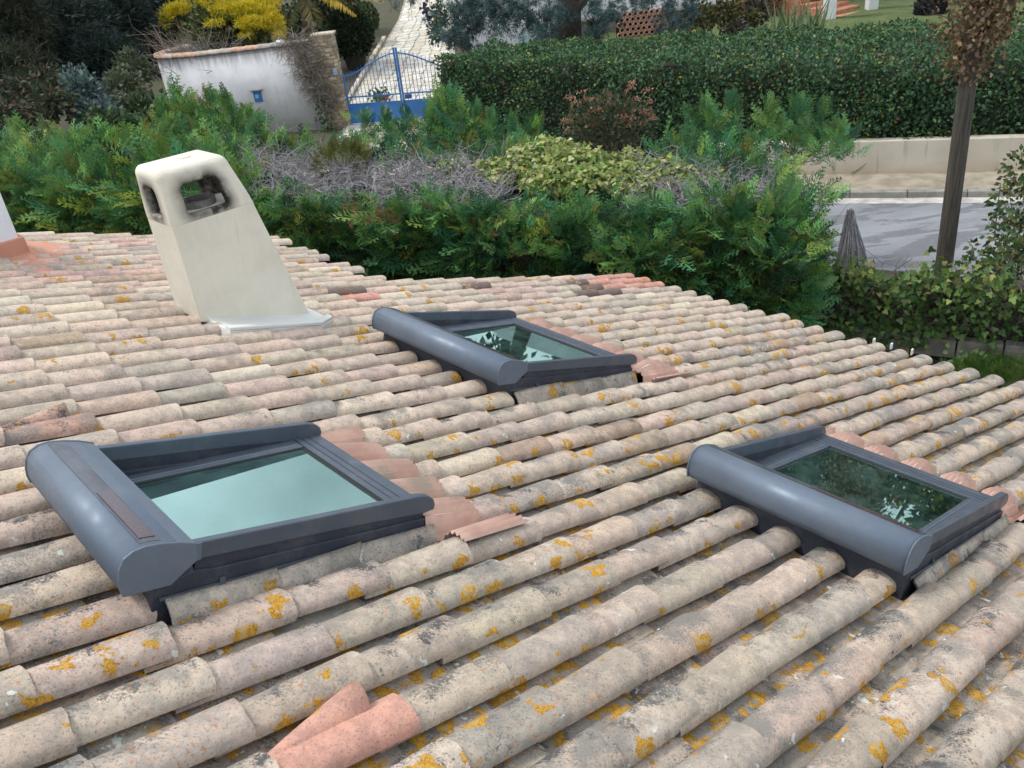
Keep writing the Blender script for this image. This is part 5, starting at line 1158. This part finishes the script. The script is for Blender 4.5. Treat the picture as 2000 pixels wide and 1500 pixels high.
# blue cedar
CED = [(.085, .15, .145), (.06, .11, .11), (.12, .19, .185), (.04, .075, .075)]
cb_ = atd((1108, 95), 25.5); ced = empty('cedar_tree', (cb_[0], cb_[1], .7), 'blue-green cedar with a thick dark trunk and hanging branches behind the clipped hedge', 'tree')
tp = atd((1115, -60), 25.5); MB().tube([(cb_[0], cb_[1], .5), cb_ * .5 + tp * .5, tp, tp + (0, 0, 1.2)], [.40, .36, .33, .26], 14).build('trunk', simple('cedar_bark', (.030, .024, .020), .95, .4, 9, bump=1, bs=18), ced, smooth=True)
MB().tube([atd((1125, 20), 25.4), atd((1150, -10), 25.2), atd((1200, -40), 25)], [.14, .11, .08], 8).build('limb', simple('cedar_limb', (.035, .028, .022), .95, .3), ced)
PP = []; SP = [((890, 20), .75, .7, 60), ((905, 60), .6, .45, 45), ((875, 75), .3, .3, 16), ((940, 5), .9, .5, 60), ((980, 25), .6, .3, 26), ((1010, 10), .7, .4, 40), ((1045, 40), .5, .5, 46), ((1060, 65), .35, .25, 18), ((1080, 20), .3, .5, 22), ((1085, 30), .4, .2, 14), ((1160, 20), .45, .35, 18), ((1170, 50), .25, .3, 14), ((1160, 62), .2, .2, 9), ((1210, 15), .6, .3, 24), ((1200, 30), .2, .25, 8), ((1260, 5), .6, .3, 18), ((1310, 35), .3, .6, 36), ((1320, 60), .25, .35, 18), ((1345, 15), .4, .4, 22), ((900, 85), .3, .25, 14), ((930, 30), .5, .4, 24), ((755, 0), .25, .2, 5), ((805, -2), .25, .2, 5), ((1000, 45), .6, .3, 16), ((975, 55), .4, .3, 9)]
for px, rx, rz_, k in SP:
    c = atd(px, 24.3 + rng.normal(0, .3)); cl = c + rng.normal(0, 1, (k, 3)) * (rx * .55, .35, rz_ * .5); PP.append(np.repeat(cl, 9, 0) + rng.normal(0, .055, (k * 9, 3)))
P = np.concatenate(PP); n = len(P); foliage('needle_clusters', P, rdir(n, (0, 0, -.1), .9), rdir(n), rng.uniform(.09, .15, n), NEEDLE, palette(n, CED, [3, 3, 1.5, 2], .15), ced)
n = 330; c = P[rng.choice(len(P), n)]; twigs('hanging_twigs', c + rng.normal(0, .1, (n, 3)), c + rng.normal(0, .15, (n, 3)) + np.array([0, 0, 1]) * rng.uniform(-.55, .35, (n, 1)), .008, (.05, .042, .045), ced)
vp_ = empty('vine_sprig', atd((832, -30), 22), 'dark leafy sprig hanging at the top edge above the drive', 'branch')
P = np.concatenate([atd(px, 22) + rng.normal(0, .02, (6, 3)) for px in ((830, 5), (832, 15), (826, 12), (834, 28), (838, 32), (831, 22))]); n = len(P); foliage('leaves', P, rdir(n, (0, 0, -.6), .4), rdir(n, (0, -1, .2), .3), .11, LEAF_W, palette(n, [(.05, .045, .07), (.07, .06, .09)], [1, 1]), vp_, kind=None)
twigs('stem', [atd((833, 30), 22)], [atd((830, -60), 22)], .008, (.06, .05, .05), vp_, kind=None)

# neighbour's house: white walls, lattice screens, terracotta terrace
nh = empty('neighbour_house', (6, 36, .9), 'white-walled house behind the cedar, with a ledge and terracotta terrace', 'house')
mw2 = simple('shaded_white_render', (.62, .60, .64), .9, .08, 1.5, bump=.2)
z0 = .6
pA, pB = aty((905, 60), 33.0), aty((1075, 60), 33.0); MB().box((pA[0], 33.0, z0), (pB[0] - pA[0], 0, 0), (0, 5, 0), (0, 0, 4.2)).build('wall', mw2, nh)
pA, pB = aty((1075, 20), 35.5), aty((1440, 20), 35.5); zl = aty((1300, 22), 35.5)[2]; MB().box((pA[0], 35.5, zl + .07), (pB[0] - pA[0], 0, 0), (0, 4, 0), (0, 0, 3.6)).build('wall', simple('white_house', (.70, .70, .72), .9, .05, 1.5), nh)
MB().box((pA[0], 35.3, zl), (pB[0] - pA[0], 0, 0), (0, .5, 0), (0, 0, .066)).build('ledge', simple('beige_ledge', (.42, .34, .27), .9, .1), nh)
MB().box((pA[0], 35.45, z0), (pB[0] - pA[0], 0, 0), (0, 4, 0), (0, 0, zl - z0 - .004)).build('terrace_wall', simple('grey_render', (.20, .19, .17), .9, .2), nh)
terr = simple('terracotta', (.50, .22, .13), .85, .2, 5, bump=.2)
def lattice(label, a, b, h_, nx, nz, col):
    t = empty('lattice_screen', (a + b) / 2, label, 'screen', None); e = (b - a) / nx; rr = np.linalg.norm(e) * .62; nn = nrm(np.cross(e, (0, 0, 1.)))
    for i in range(nx):
        for k in range(nz):
            c = a + e * (i + .5 + (.5 if k % 2 else 0)) + np.array([0, 0, (k + .5) * h_ / nz]); mb = MB(); K = 8; ed = nrm(e); r2 = h_ / nz * .56; vs = []
            for rad in (1, .68):
                for y in (-.06, .06):
                    for j in range(K): th = 2 * math.pi * (j + .5) / K; vs.append(c + ed * np.linalg.norm(e) * .52 * rad * math.cos(th) + np.array([0, 0, r2 * rad * math.sin(th)]) + nn * y)
            fs = [(j, (j + 1) % K, K + (j + 1) % K, K + j) for j in range(K)] + [(2 * K + j, 3 * K + j, 3 * K + (j + 1) % K, 2 * K + (j + 1) % K) for j in range(K)] + [(j, 2 * K + j, 2 * K + (j + 1) % K, (j + 1) % K) for j in range(K)] + [(K + j, K + (j + 1) % K, 3 * K + (j + 1) % K, 3 * K + j) for j in range(K)]
            mb.add(vs, fs).build('clay_block', col, t)
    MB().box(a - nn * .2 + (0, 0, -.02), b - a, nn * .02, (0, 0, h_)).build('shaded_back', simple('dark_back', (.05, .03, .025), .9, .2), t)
    return t
a, b = aty((1205, 68), 33.4), aty((1300, 68), 33.4); lattice('pink clay lattice under the ledge beyond the clipped hedge', np.array([a[0], 33.4, a[2] - .12]), np.array([b[0], 33.4, a[2] - .12]), .85, 9, 5, simple('pink_clay', (.50, .27, .20), .85, .15))
a, b = aty((1440, 30), 34.5), aty((1612, 30), 34.5); lattice('dark red clay lattice left of the terrace steps', np.array([a[0], 34.5, .95]), np.array([b[0], 34.5, .95]), 2.0, 16, 9, simple('red_clay', (.24, .085, .05), .85, .2))
a, b = aty((1652, 20), 37.5), aty((1698, 20), 37.5); lattice('dark red clay lattice between the two white posts', np.array([a[0], 37.5, 1.6]), np.array([b[0], 37.5, 1.6]), 1.2, 5, 6, simple('red_clay_b', (.24, .085, .05), .85, .2))
for px, lab in (((1622, 40), 'left'), ((1705, 22), 'right')):
    p = atz(px, .85); tag(MB().box((p[0] - .17, p[1], .7), (.36, 0, 0), (0, .36, 0), (0, 0, 3.2)).build('terrace_post', simple('white_post', (.74, .75, .76), .8, .04), bevel=.01), 'white square post at the %s side of the terracotta steps' % lab, 'post', 'terrace posts')
ste = empty('terracotta_steps', atz((1660, 30), .85), 'broad terracotta steps between two white posts at the top of the picture', 'steps')
pl_, pr_ = atz((1640, 36), .85), atz((1700, 20), .85); dd_ = nrm(pr_ - pl_); bb = np.array([-dd_[1], dd_[0], 0])
for i in range(6): MB().box(pl_ + bb * (i * .45) + (0, 0, -.1), (pr_ - pl_), bb * .449, (0, 0, .16 + .13 * i)).build('step', terr, ste, bevel=.015)
tag(MB().box(pl_ - bb * .3 + (0, 0, -.1), (pr_ - pl_) * 1.5, bb * .29, (0, 0, .13)).build('stone_edging', simple('pale_stone', (.45, .41, .34), .9, .15)), kind='structure')
stp = atz((1815, 32), .78); su = empty('palm_stump', stp, 'dark shaggy palm stump standing on the lawn at the top right', 'stump')
mb = MB(); mb.tube([stp - (0, 0, .05), stp + (0, 0, .5), stp + (0, 0, 1.4)], [.42, .40, .34], 14); mb.build('core', simple('stump_fibre', (.06, .055, .06), .95, .3), su)
n = 420; th = rng.random(n) * 6.28; zz = rng.random(n) * 1.3; P = stp + np.stack([.4 * np.cos(th), .4 * np.sin(th), zz], 1); foliage('leaf_bases', P, np.stack([np.cos(th) * .7, np.sin(th) * .7, np.full(n, .7)], 1), rdir(n, (0, -.4, 1), .3), .22, LEAF_W, palette(n, [(.085, .08, .095), (.06, .055, .065)], [1, 1]), su)
# yucca, reeds and shrubs between hedge and house
def spiky(name, label, base, nleaf, ln, col, w_=.035, up=.5):
    t = empty(name, base, label, 'plant'); th = rng.random(nleaf) * 6.28; el_ = rng.uniform(-.1, 1.2, nleaf) + up; A = np.stack([np.cos(th), np.sin(th), el_], 1); v, f_ = blade((0, 0, 0), (0, 1, 0), w_)
    foliage('blades', np.tile(base, (nleaf, 1)) + rng.normal(0, .05, (nleaf, 3)), A, (0.1, .2, 1), rng.uniform(.7, 1.1, nleaf) * ln, [(np.array(v), np.array(f_))], palette(nleaf, col, [1] * len(col)), t, kind=None); return t
yb = atd((1165, 55), 24.8); t = spiky('yucca', 'dark spiky yucca right of the cedar trunk', yb, 110, .72, [(.035, .07, .045), (.05, .09, .06), (.025, .05, .03)], .03, -.1); MB().tube([(yb[0], yb[1], .6), yb], .09, 8).build('stem', simple('yucca_stem', (.08, .06, .045), .9, .2), t)
for k, px in enumerate(((1545, 62), (1575, 58), (1520, 60), (1600, 58))): spiky('reed_clump', '%s clump of tall pale reed blades behind the clipped hedge' % ('second from left', 'third from left', 'leftmost', 'rightmost')[k], aty(px, 22.8 + .3 * k) + (0, 0, -.25), 20, 1.25, [(.18, .23, .12), (.26, .28, .16), (.12, .18, .08)], .022, 1.6)
tree('yellow_shrub', 'olive and yellow shrub right of the pink lattice', atz((1400, 75), .8), [ell((1370, 35), 27, (.7, .5, .55)), ell((1420, 25), 27.5, (.6, .5, .6)), ell((1460, 40), 26.8, (.5, .4, .4))], 1700, .13, LEAF, [(.09, .10, .035), (.16, .14, .03), (.06, .07, .03), (.13, .09, .05)], [3, 1.5, 2, 1.5], .05, cat='bush')
tree('grey_shrub', 'grey-brown twiggy shrub left of the reeds', atz((1490, 70), .8), [ell((1480, 20), 27.5, (.6, .5, .6)), ell((1440, 55), 26.5, (.5, .4, .3))], 800, .13, LEAF, [(.10, .085, .065), (.07, .07, .06)], [1, 1], .05, cat='bush')
sp_ = aty((1012, 80), 29); sig = empty('white_sign', (sp_[0], sp_[1], .8), 'small white round-topped sign on a post behind the clipped hedge', 'sign')
MB().tube([(sp_[0], 29, .7), (sp_[0], 29, sp_[2] - .1)], .025, 8).build('post', wp, sig); th = np.arange(24) * 2 * math.pi / 24
MB().prism([np.array([sp_[0] + .22 + .24 * math.cos(t), 29.0, sp_[2] + .0 + .30 * math.sin(t)]) for t in th], (0, .03, 0)).build('panel', simple('pale_blue_panel', (.60, .74, .80), .6, .05), sig)
# mimosa standing right of the picture, mirrored in the right roof window
tree('mimosa_tree', 'yellow-green mimosa beyond the right edge, seen only in the window reflection', (14.5, 21.5, .8), [((14.4, 22.5, 4.2), (1.6, 1.4, 1.1)), ((13.4, 22.4, 6.0), (1.5, 1.3, 1.2)), ((15.9, 23, 6.6), (1.7, 1.4, 1.2)), ((14.8, 23, 8.2), (1.5, 1.3, 1.1)), ((17.8, 22.5, 5.2), (1.8, 1.5, 1.6))], 8000, .20, LEAF, [(.26, .24, .03), (.12, .14, .03), (.06, .08, .025), (.36, .30, .03)], [2, 3, 3, 1], .14)
# wooded slope far behind
n = 5200; xx = rng.uniform(-75, 80, n); yy = rng.uniform(58, 105, n); zg = np.minimum((yy - 28.5) * .10, 4.5) * (xx < -1) + np.minimum((yy - 28.5) * .055, 3.0) * (xx >= -1)
P = np.repeat(np.stack([xx, yy, zg + rng.uniform(0, 2.2, n)], 1), 5, 0) + rng.normal(0, .7, (n * 5, 3)); n = len(P)
tag(foliage('far_woodland', P, rdir(n), rdir(n, (0, -.5, .8), .5), rng.uniform(.8, 1.3, n), LEAF_W, palette(n, G_DARK + [(.06, .085, .04)], [2, 3, 2, 2])), 'dark wooded slope far behind the gardens', 'woodland', kind='stuff')

tree('evergreen_bush', 'dark evergreen mass behind the palm at the top edge', (-6.6, 38, .9), [ell((620, 20), 36.5, (1.5, 1.2, 1.2)), ell((570, 45), 36, (1.1, 1, .9)), ell((660, -10), 38, (1.6, 1.2, 1.3)), ell((610, 70), 35, (.9, .8, .6))], 3600, .2, LEAF, [(.02, .036, .016), (.035, .055, .022), (.06, .07, .025)], [3, 2, 1], .1, cat='bush')
tree('green_bush', 'mid green bush at the foot of the left end of the white wall', atz((290, 300), 0) + (0, 2, 0), [ell((290, 225), 22, (.9, .7, .6)), ell((320, 255), 20.5, (.8, .6, .5)), ell((270, 250), 20.5, (.9, .6, .5)), ell((215, 245), 20, (.9, .6, .5))], 2400, .15, LEAF, [(.06, .10, .035), (.09, .12, .05), (.04, .07, .03)], [3, 2, 2], .06, cat='bush')

# half channel tiles bedded against the near side of each roof window
for i, k in SKY.items():
    h = .412 * k['b']; ua, ub = k['u'] - .07, k['u'] + .90 * k['a']; n_ = 3; st = np.linspace(ua, ub, n_ + 1)
    for j in range(n_):
        vs = []; K = 7; a_, b_ = st[j] + random.uniform(-.01, .01), st[j + 1] + .03 + random.uniform(-.02, .02)
        for th_ in (0, .011):
            for u_, lift in ((a_, -.004), ((a_ + b_) / 2, .0), (b_, .006)):
                for q in range(K + 1):
                    f_ = q / K; vs.append((u_ + .006 * math.sin(5 * f_ + j), k['v'] - h - .005 - .085 * f_ ** .9, lift - th_ + .066 * (1 - f_) ** 1.7 - .030 * f_ + .006 * math.sin(9 * u_ + 3 * f_) * (1 - f_)))
        k1 = K + 1; fs = []
        for r in range(2):
            for q in range(K): fs.append((r * k1 + q, r * k1 + q + 1, (r + 1) * k1 + q + 1, (r + 1) * k1 + q))
        b3 = 3 * k1
        fs += [(b3 + r * k1 + q, b3 + (r + 1) * k1 + q, b3 + (r + 1) * k1 + q + 1, b3 + r * k1 + q + 1) for r in range(2) for q in range(K)]
        fs += [(2 * k1 + q, 2 * k1 + q + 1, b3 + 2 * k1 + q + 1, b3 + 2 * k1 + q) for q in range(K)] + [(r * k1, (r + 1) * k1, b3 + (r + 1) * k1, b3 + r * k1) for r in range(2)]
        vs = np.array(vs); x = np.zeros((len(vs), 3)); x[:, 1] = 1.1; x[:, 2] = .9
        mesh('abutment_tile', R3(vs[:, 0], vs[:, 1], vs[:, 2]), fs, MAT_TILE, main_roof, True, np.array(CLAY['grey']) * random.uniform(.9, 1.1), x)
# tall trees above the frame, mirrored in the panes
for j, (az_, d_, zt, lab) in enumerate(((6, 40, 17.5, 'tall dark evergreen rising above the frame behind the cedar'), (14, 42, 14, 'tall dark evergreen rising above the frame behind the pink lattice'), (22, 41, 12.5, 'tall dark evergreen rising above the frame behind the terrace'), (30, 39, 14, 'tall dark evergreen rising above the frame behind the lawn'), (38, 40, 13, 'tall dark evergreen beyond the right edge, behind the mimosa'), (47, 40, 14, 'tall dark evergreen far beyond the right edge'))):
    bx, by = d_ * math.sin(math.radians(az_)), d_ * math.cos(math.radians(az_))
    cr = [((bx + rng.normal(0, .8), by + rng.normal(0, .8), zt * f_), (3.4 - 1.3 * abs(f_ - .55) * 2, 2.6, zt * .15)) for f_ in (.45, .6, .75, .9)]
    tree('tall_tree', lab, (bx, by, 1.0), cr, 8000, .42, LEAF, [(.03, .055, .025), (.05, .08, .03), (.02, .035, .018)], [2, 2, 2], .3)
cr = []
for px, dz_ in (((1040, 0), 5.2), ((1160, 0), 5.8), ((1100, 0), 7.2), ((1000, 0), 6.8), ((1190, 0), 7.6), ((1090, 0), 9.2)):
    p = atd(px, 25.3); cr.append((p[0], p[1] + rng.normal(0, .6), dz_ + 1.0))
PP = np.concatenate([np.repeat(np.array(c) + rng.normal(0, 1, (46, 3)) * (.95, .8, .38), 9, 0) for c in cr]); PP = PP + rng.normal(0, .08, PP.shape); n = len(PP)
foliage('upper_needles', PP, rdir(n, (0, 0, .2), .9), rdir(n), rng.uniform(.14, .24, n), NEEDLE, palette(n, CED, [3, 3, 1.5, 2], .15), ced)
MB().tube([tp + (0, 0, 1.1), tp + (.1, 0, 3.5), tp + (0, .1, 5.2)], [.26, .18, .06], 10).build('upper_trunk', simple('cedar_bark_up', (.030, .024, .020), .95, .4, 9), ced)
